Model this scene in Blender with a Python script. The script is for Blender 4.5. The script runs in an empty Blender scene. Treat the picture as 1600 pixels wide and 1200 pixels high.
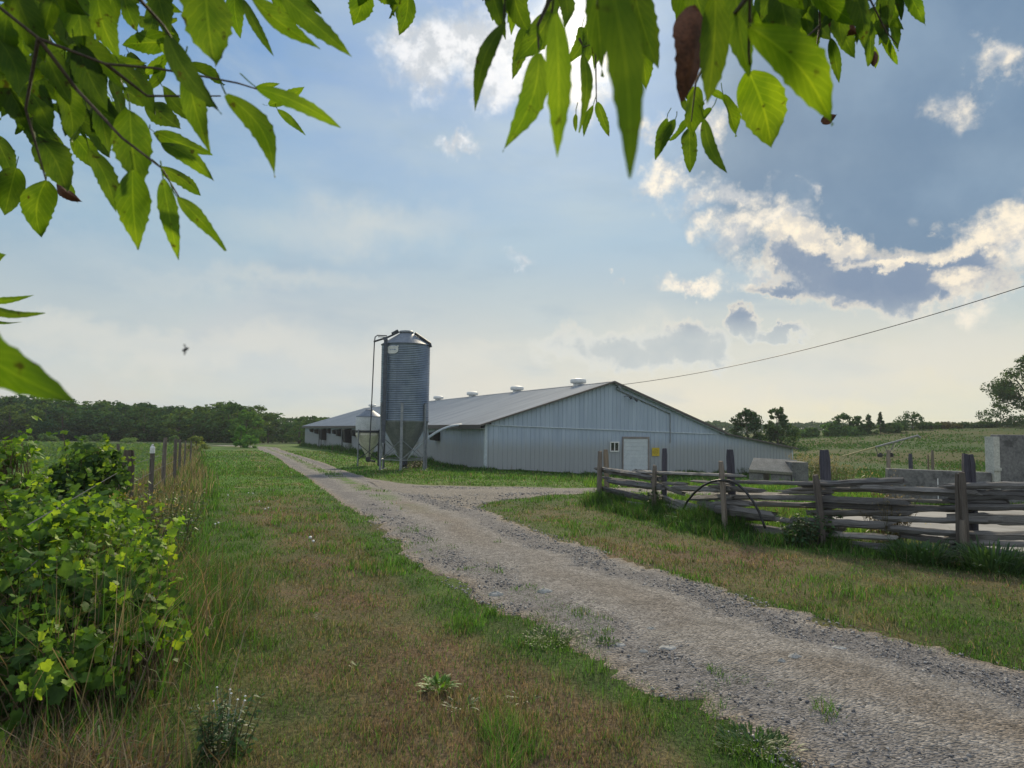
import bpy, math, random
import numpy as np
from mathutils import Vector, Matrix

rnd = random.Random(11)
NR = np.random.RandomState(11)
sc = bpy.context.scene
COL = sc.collection
pi = math.pi

# ------------------------------------------------------------------ camera model
FPX = 1080.0
CAM = np.array([0.0, 0.0, 1.65])
PITCH = math.atan(66.5 / FPX)
ROLL = 0.013
F_ = np.array([0, math.cos(PITCH), math.sin(PITCH)])
U0 = np.array([0, -math.sin(PITCH), math.cos(PITCH)])
R0 = np.array([1.0, 0, 0])
R_ = R0 * math.cos(ROLL) + U0 * math.sin(ROLL)
U_ = -R0 * math.sin(ROLL) + U0 * math.cos(ROLL)

def ray(px, py):
    """direction through a spot of the 1600x1200 photograph, with unit depth"""
    return F_ + R_ * ((px - 800) / FPX) + U_ * ((600 - py) / FPX)

def at(px, py, d):
    return CAM + ray(px, py) * d

def azel(px, py):
    v = ray(px, py); v = v / np.linalg.norm(v)
    return math.atan2(v[0], v[1]), math.asin(v[2])

# ------------------------------------------------------------------ noise + terrain
def sst(a, b, t):
    t = np.clip((np.asarray(t, float) - a) / (b - a), 0, 1)
    return t * t * (3 - 2 * t)

def _h(i, j, s):
    v = np.sin(i * 127.1 + j * 311.7 + s * 74.7) * 43758.5453
    return v - np.floor(v)

def vnoise(x, y, s=0):
    x = np.asarray(x, float); y = np.asarray(y, float)
    i = np.floor(x); j = np.floor(y); fx = x - i; fy = y - j
    fx = fx * fx * (3 - 2 * fx); fy = fy * fy * (3 - 2 * fy)
    a = _h(i, j, s); b = _h(i + 1, j, s); c = _h(i, j + 1, s); d = _h(i + 1, j + 1, s)
    return (a * (1 - fx) + b * fx) * (1 - fy) + (c * (1 - fx) + d * fx) * fy

def fbm(x, y, s=0, o=4):
    t = 0; a = 0.5; n = 0
    for k in range(o):
        t = t + a * vnoise(x * 2 ** k + 17.3 * k, y * 2 ** k - 9.1 * k, s + k); n += a; a *= 0.55
    return t / n

def tz(x, y):
    x = np.asarray(x, float); y = np.asarray(y, float)
    z = np.interp(y, [-60, 12, 18, 25, 33, 40, 60, 75, 100, 130, 200, 400, 4000],
                  [0, 0, -.14, -.38, -.68, -.92, -1.08, -1.2, -1.55, -2.0, -2.75, -3.6, -5])
    z = z - .5 * sst(18, 42, y) * sst(-1, 8, x)
    amp = np.interp(x, [0, 20, 50, 76, 96, 150, 300], [0, .5, 2.9, 4.7, 5.5, 6.6, 7])
    z = z + amp * sst(50, 135, y) * (1 - .7 * sst(155, 320, y))
    z = z + .05 * (fbm(x * .6, y * .6, 3, 2) - .5) * sst(2, 5, np.hypot(x, y))
    return z

def gp(px, py):
    """where the sight line through a photo pixel meets the ground"""
    v = ray(px, py); lo = .5; t = .5
    while t < 3000:
        P = CAM + v * t
        if P[2] < tz(P[0], P[1]): break
        lo = t; t *= 1.03
    hi = t
    for _ in range(40):
        m = (lo + hi) / 2; P = CAM + v * m
        if P[2] < tz(P[0], P[1]): hi = m
        else: lo = m
    P = CAM + v * hi
    return P

# ------------------------------------------------------------------ mesh helpers
def tag(o, label=None, cat=None, group=None, kind=None):
    if label: o['label'] = label
    if cat: o['category'] = cat
    if group: o['group'] = group
    if kind: o['kind'] = kind
    return o

def empty(name, loc, rz=0.0):
    o = bpy.data.objects.new(name, None); COL.objects.link(o)
    o.location = loc; o.rotation_euler = (0, 0, rz); o.empty_display_size = .2
    return o

def link(name, me, mat, parent=None, origin=None):
    """parent: the mesh is in the parent's own space; origin: world mesh re-centred on origin"""
    if origin is not None:
        n = len(me.vertices); a = np.empty(n * 3, np.float32); me.vertices.foreach_get('co', a)
        a = (a.reshape(-1, 3) - np.array(origin, np.float32)).ravel(); me.vertices.foreach_set('co', a)
    o = bpy.data.objects.new(name, me); COL.objects.link(o)
    if mat: me.materials.append(mat)
    if parent is not None: o.parent = parent
    elif origin is not None: o.location = origin
    return o

def copy_tree(o, parent=None):
    c = o.copy(); COL.objects.link(c)
    if parent is not None: c.parent = parent
    for ch in list(o.children): copy_tree(ch, c)
    return c

class MB:
    def __init__(s): s.v = []; s.f = []; s.uv = []
    def quad(s, *p):
        n = len(s.v); s.v += [tuple(q) for q in p]; s.f.append(tuple(range(n, n + len(p))))
    def box(s, lo, hi, M=None, bev=0):
        x0, y0, z0 = lo; x1, y1, z1 = hi; n = len(s.v)
        P = [(x0, y0, z0), (x1, y0, z0), (x1, y1, z0), (x0, y1, z0), (x0, y0, z1), (x1, y0, z1), (x1, y1, z1), (x0, y1, z1)]
        if M is not None: P = [tuple(M @ Vector(p)) for p in P]
        s.v += P
        s.f += [tuple(n + i for i in q) for q in ((0, 3, 2, 1), (4, 5, 6, 7), (0, 1, 5, 4), (1, 2, 6, 5), (2, 3, 7, 6), (3, 0, 4, 7))]
    def hexa(s, P):
        n = len(s.v); s.v += [tuple(p) for p in P]
        s.f += [tuple(n + i for i in q) for q in ((0, 3, 2, 1), (4, 5, 6, 7), (0, 1, 5, 4), (1, 2, 6, 5), (2, 3, 7, 6), (3, 0, 4, 7))]
    def tube(s, pts, rad, n=8, cap=True, twist=0.0):
        pts = [Vector(p) for p in pts]; m = len(pts)
        if not hasattr(rad, '__len__'): rad = [rad] * m
        base = len(s.v); ref = None
        for i, p in enumerate(pts):
            t = (pts[min(i + 1, m - 1)] - pts[max(i - 1, 0)]).normalized()
            if ref is None: ref = t.orthogonal().normalized()
            ref = (ref - t * ref.dot(t)).normalized(); b = t.cross(ref)
            for k in range(n):
                a = 2 * pi * k / n + twist
                s.v.append(tuple(p + (ref * math.cos(a) + b * math.sin(a)) * rad[i]))
        for i in range(m - 1):
            for k in range(n):
                a = base + i * n + k; b = base + i * n + (k + 1) % n
                s.f.append((a, b, b + n, a + n))
        if cap:
            s.f.append(tuple(base + k for k in reversed(range(n)))); s.f.append(tuple(base + (m - 1) * n + k for k in range(n)))
    def lathe(s, prof, n=32, c=(0, 0), cap=True):
        base = len(s.v)
        for r, z in prof:
            for k in range(n):
                a = 2 * pi * k / n; s.v.append((c[0] + r * math.cos(a), c[1] + r * math.sin(a), z))
        m = len(prof)
        for i in range(m - 1):
            for k in range(n):
                a = base + i * n + k; b = base + i * n + (k + 1) % n
                s.f.append((a, b, b + n, a + n))
        if cap:
            s.f.append(tuple(base + k for k in reversed(range(n)))); s.f.append(tuple(base + (m - 1) * n + k for k in range(n)))
    def build(s, name, mat, parent=None, origin=None, smooth=False, bevel=0):
        me = bpy.data.meshes.new(name); me.from_pydata(s.v, [], s.f)
        if smooth:
            me.polygons.foreach_set('use_smooth', [True] * len(me.polygons))
        me.update()
        o = link(name, me, mat, parent, origin)
        if bevel:
            b = o.modifiers.new('bev', 'BEVEL'); b.width = bevel; b.segments = 2; b.limit_method = 'ANGLE'
        return o

def mass(name, V, nper, faces, mat, colors=None, uv=None, parent=None, origin=None, smooth=False):
    """many equal little pieces in one mesh. V (N*nper,3); faces: list of index tuples of one piece"""
    N = len(V) // nper
    V = np.ascontiguousarray(V, np.float32)
    if origin is not None: V = V - np.array(origin, np.float32)
    loops = []; tot = []
    pat = np.concatenate([np.array(f) for f in faces]); cnt = np.array([len(f) for f in faces])
    L = (pat[None, :] + (np.arange(N) * nper)[:, None]).ravel().astype(np.int32)
    T = np.tile(cnt, N).astype(np.int32); S = np.concatenate([[0], np.cumsum(T)[:-1]]).astype(np.int32)
    me = bpy.data.meshes.new(name)
    me.vertices.add(len(V)); me.vertices.foreach_set('co', V.ravel())
    me.loops.add(len(L)); me.loops.foreach_set('vertex_index', L)
    me.polygons.add(len(T)); me.polygons.foreach_set('loop_start', S); me.polygons.foreach_set('loop_total', T)
    if smooth: me.polygons.foreach_set('use_smooth', np.ones(len(T), bool))
    if colors is not None:
        C = np.ones((len(V), 4), np.float32); C[:, :3] = np.repeat(colors, nper, 0) if len(colors) == N else colors
        at_ = me.attributes.new('Col', 'FLOAT_COLOR', 'POINT'); at_.data.foreach_set('color', C.ravel())
    if uv is not None:
        ul = me.uv_layers.new(name='UVMap')
        UVv = np.tile(np.array(uv, np.float32), (N, 1))[L]
        ul.data.foreach_set('uv', UVv.ravel())
    me.update(); me.validate()
    o = bpy.data.objects.new(name, me); COL.objects.link(o); me.materials.append(mat)
    if parent is not None: o.parent = parent
    elif origin is not None: o.location = origin
    return o

def grid_mesh(name, P, mat, colors=None, wrap=False, origin=None, uv=None):
    """P (rows, cols, 3)"""
    r, c, _ = P.shape
    idx = np.arange(r * c).reshape(r, c)
    if wrap: idx = np.concatenate([idx, idx[:, :1]], 1)
    q = np.stack([idx[:-1, :-1], idx[:-1, 1:], idx[1:, 1:], idx[1:, :-1]], -1).reshape(-1, 4).astype(np.int32)
    me = bpy.data.meshes.new(name); V = P.reshape(-1, 3).astype(np.float32)
    me.vertices.add(len(V)); me.vertices.foreach_set('co', V.ravel())
    me.loops.add(q.size); me.loops.foreach_set('vertex_index', q.ravel())
    n = len(q); me.polygons.add(n)
    me.polygons.foreach_set('loop_start', np.arange(n, dtype=np.int32) * 4); me.polygons.foreach_set('loop_total', np.full(n, 4, np.int32))
    me.polygons.foreach_set('use_smooth', np.ones(n, bool))
    if colors is not None:
        C = np.ones((len(V), 4), np.float32); C[:, :3] = colors.reshape(-1, 3)
        me.attributes.new('Col', 'FLOAT_COLOR', 'POINT').data.foreach_set('color', C.ravel())
    me.update(); me.validate()
    return link(name, me, mat, None, origin)

# ------------------------------------------------------------------ materials
class NT:
    def __init__(s, tree): s.t = tree; s.n = tree.nodes; s.l = tree.links
    def add(s, kind, **kw):
        n = s.n.new(kind)
        for k, v in kw.items(): setattr(n, k, v)
        return n
    def put(s, sock, v):
        if v is None: return
        if hasattr(v, 'node'): s.l.new(v, sock)
        else: sock.default_value = v
    def math(s, op, a, b=None, c=None, clamp=False):
        n = s.add('ShaderNodeMath', operation=op, use_clamp=clamp)
        for i, v in enumerate((a, b, c)): s.put(n.inputs[i], v)
        return n.outputs[0]
    def vec(s, op, a, b=None, c=None):
        n = s.add('ShaderNodeVectorMath', operation=op)
        for i, v in enumerate((a, b, c)): s.put(n.inputs[i], v)
        return n.outputs['Value'] if op in ('LENGTH', 'DOT_PRODUCT', 'DISTANCE') else n.outputs[0]
    def noise(s, vec, scale, detail=4, rough=.55, dist=0, col=False):
        n = s.add('ShaderNodeTexNoise'); s.put(n.inputs['Vector'], vec)
        n.inputs['Scale'].default_value = scale; n.inputs['Detail'].default_value = detail
        n.inputs['Roughness'].default_value = rough; n.inputs['Distortion'].default_value = dist
        return n.outputs['Color' if col else 'Fac']
    def mix(s, f, a, b, mode='MIX'):
        n = s.add('ShaderNodeMix', data_type='RGBA', blend_type=mode)
        s.put(n.inputs[0], f)
        for sk, v in ((n.inputs[6], a), (n.inputs[7], b)):
            s.put(sk, v if hasattr(v, 'node') else (*v[:3], 1))
        return n.outputs[2]
    def ramp(s, f, stops):
        n = s.add('ShaderNodeValToRGB'); e = n.color_ramp.elements
        while len(e) < len(stops): e.new(.5)
        for q, (p, c) in zip(e, stops):
            q.position = p; q.color = (*c, 1) if hasattr(c, '__len__') else (c, c, c, 1)
        s.put(n.inputs[0], f); return n.outputs[0]
    def smooth(s, f, a, b):
        n = s.add('ShaderNodeMapRange', interpolation_type='SMOOTHSTEP')
        s.put(n.inputs[0], f); n.inputs[1].default_value = a; n.inputs[2].default_value = b
        return n.outputs[0]
    def mapping(s, vec, scale=(1, 1, 1)):
        n = s.add('ShaderNodeMapping'); s.put(n.inputs[0], vec); n.inputs['Scale'].default_value = scale
        return n.outputs[0]

def newmat(name):
    m = bpy.data.materials.new(name); m.use_nodes = True; m.node_tree.nodes.clear()
    t = NT(m.node_tree); t.out = t.add('ShaderNodeOutputMaterial'); return m, t

def principled(t, color, rough=.6, metal=0.0, bump=None, bstr=.3, bdist=.01, spec=.5):
    p = t.add('ShaderNodeBsdfPrincipled')
    t.put(p.inputs['Base Color'], color if hasattr(color, 'node') else (*color, 1))
    t.put(p.inputs['Roughness'], rough); t.put(p.inputs['Metallic'], metal)
    p.inputs['Specular IOR Level'].default_value = spec
    if bump is not None:
        b = t.add('ShaderNodeBump'); b.inputs['Strength'].default_value = bstr; b.inputs['Distance'].default_value = bdist
        t.put(b.inputs['Height'], bump); t.l.new(b.outputs[0], p.inputs['Normal'])
    t.l.new(p.outputs[0], t.out.inputs[0]); return p

def surf(name, c1, c2, scale=6, rough=.7, metal=0, stretch=(1, 1, 1), bstr=.2, bdist=.01, spots=None, coord='Object', detail=6, spec=.4, lo=.35, hi=.65):
    """two-tone noisy surface, optionally with blotches of a third colour"""
    m, t = newmat(name); tc = t.add('ShaderNodeTexCoord').outputs[coord]
    v = t.mapping(tc, stretch); n = t.noise(v, scale, detail, .6)
    c = t.mix(t.smooth(n, lo, hi), c1, c2)
    fine = t.noise(v, scale * 7, 4, .6)
    c = t.mix(.35, c, t.mix(t.smooth(fine, .3, .7), tuple(x * .55 for x in c1), tuple(min(1, x * 1.35) for x in c2)))
    if spots:
        c = t.mix(t.math('MULTIPLY', t.smooth(t.noise(tc, spots[1], 5, .65), spots[2], spots[2] + .12), spots[3]), c, spots[0])
    principled(t, c, rough, metal, t.math('ADD', n, t.math('MULTIPLY', fine, .4)), bstr, bdist, spec)
    return m

def leafmat(name, trans=.45, rough=.45, gloss=.12, attr=True, color=(.06, .12, .03), vein=False, noise=0, tint=(1.5, 1.35, .55)):
    m, t = newmat(name)
    if attr:
        c = t.add('ShaderNodeAttribute', attribute_name='Col').outputs['Color']
    else: c = t.mix(0, color, color)
    if noise:
        tc = t.add('ShaderNodeTexCoord').outputs['Object']
        c = t.mix(t.smooth(t.noise(tc, noise, 4), .3, .7), t.mix(1.0, c, (.6, .65, .55), 'MULTIPLY'), t.mix(1.0, c, (1.25, 1.2, 1.1), 'MULTIPLY'))
    bump = None
    if vein:
        uv = t.add('ShaderNodeUVMap').outputs[0]; sp = t.add('ShaderNodeSeparateXYZ'); t.put(sp.inputs[0], uv)
        ax = t.math('ABSOLUTE', t.math('SUBTRACT', sp.outputs[0], .5))
        mid = t.math('SUBTRACT', 1, t.smooth(ax, .012, .04))
        sv = t.math('FRACT', t.math('SUBTRACT', t.math('MULTIPLY', sp.outputs[1], 9), t.math('MULTIPLY', ax, 5.5)))
        sv = t.math('SUBTRACT', 1, t.smooth(t.math('ABSOLUTE', t.math('SUBTRACT', sv, .5)), .03, .12))
        vv = t.math('MAXIMUM', mid, t.math('MULTIPLY', sv, .5))
        c = t.mix(t.math('MULTIPLY', vv, .6), c, t.mix(1.0, c, (2.2, 1.8, 1.7), 'MULTIPLY'))
        tc = t.add('ShaderNodeTexCoord').outputs['Object']
        n = t.noise(tc, 60, 5)
        c = t.mix(t.math('MULTIPLY', t.smooth(n, .62, .70), .8), c, (.04, .025, .012))
        c = t.mix(t.smooth(t.noise(tc, 22, 4), .35, .7), t.mix(1.0, c, (.55, .66, .6), 'MULTIPLY'), c)
        bump = t.math('SUBTRACT', 0, vv)
    d = t.add('ShaderNodeBsdfDiffuse'); t.put(d.inputs[0], c)
    tr = t.add('ShaderNodeBsdfTranslucent'); t.put(tr.inputs[0], t.mix(1.0, c, tint, 'MULTIPLY'))
    mx = t.add('ShaderNodeMixShader'); mx.inputs[0].default_value = trans
    t.l.new(d.outputs[0], mx.inputs[1]); t.l.new(tr.outputs[0], mx.inputs[2])
    last = mx
    if gloss:
        g = t.add('ShaderNodeBsdfGlossy'); g.inputs['Roughness'].default_value = rough
        fr = t.add('ShaderNodeLayerWeight'); fr.inputs[0].default_value = .5
        m2 = t.add('ShaderNodeMixShader'); t.l.new(t.math('MULTIPLY_ADD', t.math('POWER', fr.outputs['Facing'], 4.0), gloss * 3, gloss * .4), m2.inputs[0])
        t.l.new(mx.outputs[0], m2.inputs[1]); t.l.new(g.outputs[0], m2.inputs[2]); last = m2
        if bump is not None:
            b = t.add('ShaderNodeBump'); b.inputs['Strength'].default_value = .35; b.inputs['Distance'].default_value = .002
            t.put(b.inputs['Height'], bump); t.l.new(b.outputs[0], g.inputs['Normal']); t.l.new(b.outputs[0], d.inputs['Normal'])
    t.l.new(last.outputs[0], t.out.inputs[0]); return m
SKY_S = 0.1
SUN_E = 4.2
BACK_FILL = .80
HAZE = .00028
NGRASS = 520000
# ------------------------------------------------------------------ camera, sun, sky
cd = bpy.data.cameras.new('camera'); cam = bpy.data.objects.new('camera', cd); COL.objects.link(cam)
M = Matrix.Identity(4)
for i in range(3):
    M[i][0] = R_[i]; M[i][1] = U_[i]; M[i][2] = -F_[i]; M[i][3] = CAM[i]
cam.matrix_world = M
cd.sensor_width = 36; cd.lens = FPX / 1600 * 36; cd.clip_start = .05; cd.clip_end = 8000
cd.dof.use_dof = True; cd.dof.focus_distance = 28; cd.dof.aperture_fstop = 9
sc.camera = cam

SUNPX = (905, 62)
saz, sel = azel(*SUNPX)
S = Vector((math.sin(saz) * math.cos(sel), math.cos(saz) * math.cos(sel), math.sin(sel)))
ld = bpy.data.lights.new('sun', 'SUN'); ld.energy = SUN_E; ld.angle = math.radians(6); ld.color = (1, .85, .60)
lo = bpy.data.objects.new('sun', ld); COL.objects.link(lo); lo.location = (0, 0, 30)
lo.rotation_euler = (-S).to_track_quat('-Z', 'Y').to_euler()

def build_sky():
    w = bpy.data.worlds.new('World'); sc.world = w; w.use_nodes = True
    w.node_tree.nodes.clear(); t = NT(w.node_tree)
    out = t.add('ShaderNodeOutputWorld'); bg = t.add('ShaderNodeBackground'); t.l.new(bg.outputs[0], out.inputs[0])
    sky = t.add('ShaderNodeTexSky', sky_type='NISHITA'); sky.sun_disc = False
    sky.sun_elevation = sel; sky.sun_rotation = saz; sky.dust_density = 1.5; sky.air_density = 1.0
    D = t.vec('NORMALIZE', t.add('ShaderNodeTexCoord').outputs['Generated'])
    sp = t.add('ShaderNodeSeparateXYZ'); t.put(sp.inputs[0], D)
    az = t.math('ARCTAN2', sp.outputs[0], sp.outputs[1]); el = t.math('ARCSINE', sp.outputs[2])
    cb = t.add('ShaderNodeCombineXYZ'); t.put(cb.inputs[0], az); t.put(cb.inputs[1], el); uv = cb.outputs[0]
    # everything below is in "radiance"; the whole is divided by the strength at the end
    k = 1.0 / SKY_S
    nish = t.mix(1.0, sky.outputs[0], (SKY_S,) * 3, 'MULTIPLY')
    nish = t.mix(1.0, nish, (.95, .92, .95), 'DARKEN')
    # high thin veil: cream low, pale blue grey higher up
    side = t.smooth(az, -.55, .55)
    low = t.mix(side, (.60, .61, .57), (.90, .81, .56))
    elr = t.math('MULTIPLY', el, 1 / .62, clamp=True)
    veil = t.ramp(elr, [(0, (.60, .62, .58)), (.16, (.55, .61, .62)), (.42, (.33, .52, .675)), (.72, (.165, .37, .68)), (1, (.14, .34, .67))])
    veil = t.mix(t.math('SUBTRACT', 1, t.smooth(el, .0, .27)), veil, low)
    base = t.mix(.8, nish, veil)
    # unseen white cloud added behind and high above the viewer to brighten the foreground
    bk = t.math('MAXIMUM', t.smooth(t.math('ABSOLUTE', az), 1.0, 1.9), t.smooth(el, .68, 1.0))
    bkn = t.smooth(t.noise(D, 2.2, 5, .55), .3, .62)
    base = t.mix(t.math('MULTIPLY', bk, t.math('MULTIPLY_ADD', bkn, .45, .5)), base, (BACK_FILL, BACK_FILL * 1.0, BACK_FILL * 1.02))
    # broad streaky unevenness
    sv = t.mapping(uv, (1.6, 5.5, 1)); sn = t.noise(sv, 1.7, 5, .5)
    base = t.mix(t.math('MULTIPLY', t.smooth(sn, .38, .72), .5), base, (.60, .68, .70))
    base = t.mix(t.math('MULTIPLY', t.smooth(t.noise(t.mapping(uv, (1, 1.9, 1)), 4.2, 7, .62, .3), .48, .74), .30), base, (.68, .73, .74))
    base = t.mix(t.math('MULTIPLY', t.smooth(t.noise(sv, 3.1, 5, .55), .47, .75), .34), base, (.35, .48, .61))
    base = t.mix(1.0, base, t.mix(t.smooth(el, .02, .22), (.98, .98, .98), (.80, .85, .88)), 'MULTIPLY')
    # warped coordinates so that the cloud masses get billowing outlines
    nz = t.noise(D, 9, 8, .62, col=True)
    wv = t.vec('MULTIPLY_ADD', nz, (.17, .13, 0), (-.085, -.065, 0)); uvw = t.vec('ADD', uv, wv)
    nz2 = t.noise(D, 26, 6, .6, col=True)
    uvw = t.vec('ADD', uvw, t.vec('MULTIPLY_ADD', nz2, (.05, .045, 0), (-.025, -.0225, 0)))
    def field(blobs, u=uvw):
        cur = None
        for (px, py, rx, ry, a) in blobs:
            A, E = azel(px, py); ix = FPX / rx; iy = FPX / ry
            L = t.vec('LENGTH', t.vec('MULTIPLY_ADD', u, (ix, iy, 0), (-A * ix, -E * iy, 0)))
            v = t.math('MULTIPLY_ADD', L, -a, a)
            cur = v if cur is None else t.math('MAXIMUM', cur, v)
        return cur
    soft = field([(300, 545, 330, 42, .8), (700, 560, 250, 30, .6), (130, 520, 160, 30, .7), (1400, 560, 330, 40, .9), (1300, 600, 260, 25, .6),
                  (560, 360, 260, 60, .5), (1020, 500, 130, 40, .4), (1560, 520, 160, 40, .7), (420, 440, 300, 30, .4)])
    base = t.mix(t.math('MULTIPLY', t.smooth(soft, .0, .6), .5), base, (.74, .73, .66))
    # great dark blue-grey sheet in the upper right
    dk = field([(1430, 250, 350, 175, 1.2), (1560, 130, 290, 190, .9), (1200, 225, 190, 90, .8), (1330, 110, 290, 170, .8), (1420, 315, 190, 75, 1.0), (1540, 300, 150, 90, .9)])
    dn = t.noise(D, 5, 6, .55)
    dcol = t.mix(t.smooth(dn, .35, .7), (.15, .24, .365), (.235, .335, .455))
    base = t.mix(t.math('MULTIPLY', t.smooth(dk, .02, .42), .9), base, dcol)
    # bright puffs
    br = field([(690, 85, 105, 75, .9), (640, 65, 60, 40, .7), (780, 90, 110, 90, .9), (880, 60, 130, 95, 1.0), (718, 222, 44, 18, .65), (818, 402, 48, 16, .5), (968, 428, 16, 8, .6), (1558, 88, 42, 28, .7), (1488, 172, 34, 26, .5), (1265, 300, 18, 14, .5), (1020, 205, 30, 40, .6), (1110, 190, 50, 34, .6),
                (1045, 278, 55, 30, .8), (1085, 302, 55, 34, .8), (1150, 300, 70, 28, .7), (1120, 345, 34, 34, .7), (1165, 350, 60, 40, .8), (1215, 335, 50, 30, .7), (1090, 436, 80, 18, .8), (1180, 445, 40, 14, .6), (1200, 415, 50, 40, .6), (1240, 365, 50, 34, .6), (1590, 350, 80, 44, .75), (1500, 455, 70, 34, .6)])
    bn = t.math('MULTIPLY_ADD', t.noise(D, 17, 7, .60), 1.6, -.88)
    bd = t.math('ADD', br, bn)
    sh = t.noise(D, 30, 7, .62)
    warm = t.smooth(az, -.02, .2)
    bcol = t.mix(warm, (.86, .87, .90), (1.02, .92, .76))
    bcol = t.mix(t.math('MULTIPLY', t.smooth(sh, .40, .60), .8), bcol, (.45, .50, .57))
    base = t.mix(t.math('MULTIPLY', t.smooth(bd, -.1, .6), .92), base, bcol)
    # rim-lit cumulus bank: thin = bright cream, thick = blue-grey
    cu = field([(1262, 398, 50, 42, 1.1), (1320, 424, 95, 52, 1.2), (1405, 430, 110, 48, 1.2), (1490, 420, 72, 42, 1.1), (1235, 448, 55, 17, .9), (1478, 458, 28, 20, .8), (1170, 505, 34, 30, 1.1), (1222, 523, 46, 16, .95), (1060, 536, 70, 40, 1.0), (985, 540, 90, 36, .8), (900, 552, 70, 26, .5)])
    cn = t.math('MULTIPLY_ADD', t.noise(D, 19, 7, .58), .9, -.45)
    cd_ = t.math('ADD', cu, cn)
    ccol = t.ramp(cd_, [(0, (.95, .84, .66)), (.15, (.74, .68, .59)), (.34, (.38, .43, .50)), (.5, (.25, .32, .43)), (1, (.215, .29, .41))])
    lowf = t.math('SUBTRACT', 1, t.smooth(el, .12, .17))
    ccol = t.mix(lowf, ccol, t.ramp(cd_, [(0, (.80, .80, .74)), (.15, (.72, .735, .70)), (.38, (.56, .60, .60)), (1, (.50, .555, .575))]))
    base = t.mix(t.smooth(cd_, -.12, .34), base, ccol)
    # thin glowing ridge along the top edge of the bank
    rd = field([(1240, 362, 40, 22, .7), (1290, 376, 50, 16, .75), (1340, 398, 50, 13, .75), (1400, 396, 70, 10, .7), (1470, 388, 70, 10, .65), (1540, 372, 60, 18, .65), (1590, 345, 60, 34, .7), (1520, 430, 40, 20, .6)])
    rd = t.math('ADD', rd, t.math('MULTIPLY_ADD', t.noise(D, 22, 6, .58), 1.6, -.80))
    base = t.mix(t.math('MULTIPLY', t.smooth(rd, -.08, .5), .9), base, t.mix(t.math('MULTIPLY', t.smooth(sh, .42, .62), .6), (1.04, .92, .72), (.52, .53, .55)))
    # glow of the sun behind thin cloud
    g = t.vec('DISTANCE', D, tuple(S))
    g2 = t.math('POWER', 2.718, t.math('MULTIPLY', t.math('MULTIPLY', g, g), -330.0))
    glow = t.add('ShaderNodeCombineXYZ')
    for i, a in enumerate((.9, .85, .76)): t.put(glow.inputs[i], t.math('MULTIPLY', g2, a))
    base = t.vec('ADD', base, glow.outputs[0])
    # faint wide aureole
    g3 = t.math('POWER', 2.718, t.math('MULTIPLY', t.math('MULTIPLY', g, g), -14.0))
    au = t.add('ShaderNodeCombineXYZ')
    for i, a in enumerate((.16, .14, .09)): t.put(au.inputs[i], t.math('MULTIPLY', g3, a))
    base = t.vec('ADD', base, au.outputs[0])
    below = t.smooth(el, -.06, -.0)
    base = t.mix(below, (.10, .11, .07), base)
    t.put(bg.inputs[0], t.vec('MULTIPLY', base, (k, k, k)))
    bg.inputs[1].default_value = SKY_S
    w.cycles.sampling_method = 'MANUAL'; w.cycles.sample_map_resolution = 512
# ------------------------------------------------------------------ drive: paired edges (photo pixels -> ground)
PAIRS = [((394, 699), (426, 699)), ((403, 703), (440, 703)), ((428, 713), (466, 711)), ((462, 737), (520, 728)), ((505, 768), (590, 750)), ((550, 802), (680, 777)),
         ((600, 842), (770, 802)), ((660, 892), (862, 836)), ((728, 934), (960, 868)), ((815, 985), (1080, 909)),
         ((925, 1038), (1220, 950)), ((1050, 1103), (1410, 1006)), ((1185, 1188), (1620, 1054))]
L0 = [gp(*a)[:2] for a, b in PAIRS]; R0_ = [gp(*b)[:2] for a, b in PAIRS]
# bend away behind the rise at the far end, and carry on past the camera
L0.insert(0, L0[0] + np.array([-9.0, 9.0])); R0_.insert(0, R0_[0] + np.array([-10.0, 12.0]))
dl = (L0[-1] - L0[-3]); dr = (R0_[-1] - R0_[-3])
for k in (1.2, 2.6, 5, 9): L0.append(L0[len(PAIRS)] + dl * k); R0_.append(R0_[len(PAIRS)] + dl * k)

def spline(P, step=.12):
    P = np.array(P); out = []
    for i in range(len(P) - 1):
        a = P[max(i - 1, 0)]; b = P[i]; c = P[i + 1]; d = P[min(i + 2, len(P) - 1)]
        n = 40
        t = np.linspace(0, 1, n, endpoint=False)[:, None]
        out.append(.5 * (2 * b + (c - a) * t + (2 * a - 5 * b + 4 * c - d) * t ** 2 + (3 * b - a - 3 * c + d) * t ** 3))
    return np.concatenate(out + [P[-1:]])
LE = spline(L0); RE = spline(R0_)

BR = [((560, 744), (640, 792)), ((610, 752), (700, 792)), ((660, 757), (742, 797)), ((730, 759), (775, 785)), ((810, 760), (850, 776)), ((930, 762), (930, 772)), ((1060, 764), (1060, 775)),
      ((1180, 768), (1180, 779)), ((1240, 770), (1240, 782))]
BF = spline([gp(*a)[:2] for a, b in BR]); BN = spline([gp(*b)[:2] for a, b in BR])

PAD = [gp(*p)[:2] for p in ((1262, 806), (1380, 800), (1560, 800), (1760, 806), (1800, 890), (1560, 872), (1500, 858), (1395, 836), (1300, 822))]
PAD = np.array(PAD)

def inside(x, y, poly):
    x = np.asarray(x); y = np.asarray(y); c = np.zeros(x.shape, bool); n = len(poly); j = n - 1
    for i in range(n):
        xi, yi = poly[i]; xj, yj = poly[j]
        if yi != yj:
            c ^= ((yi > y) != (yj > y)) & (x < (xj - xi) * (y - yi) / (yj - yi) + xi)
        j = i
    return c

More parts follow.
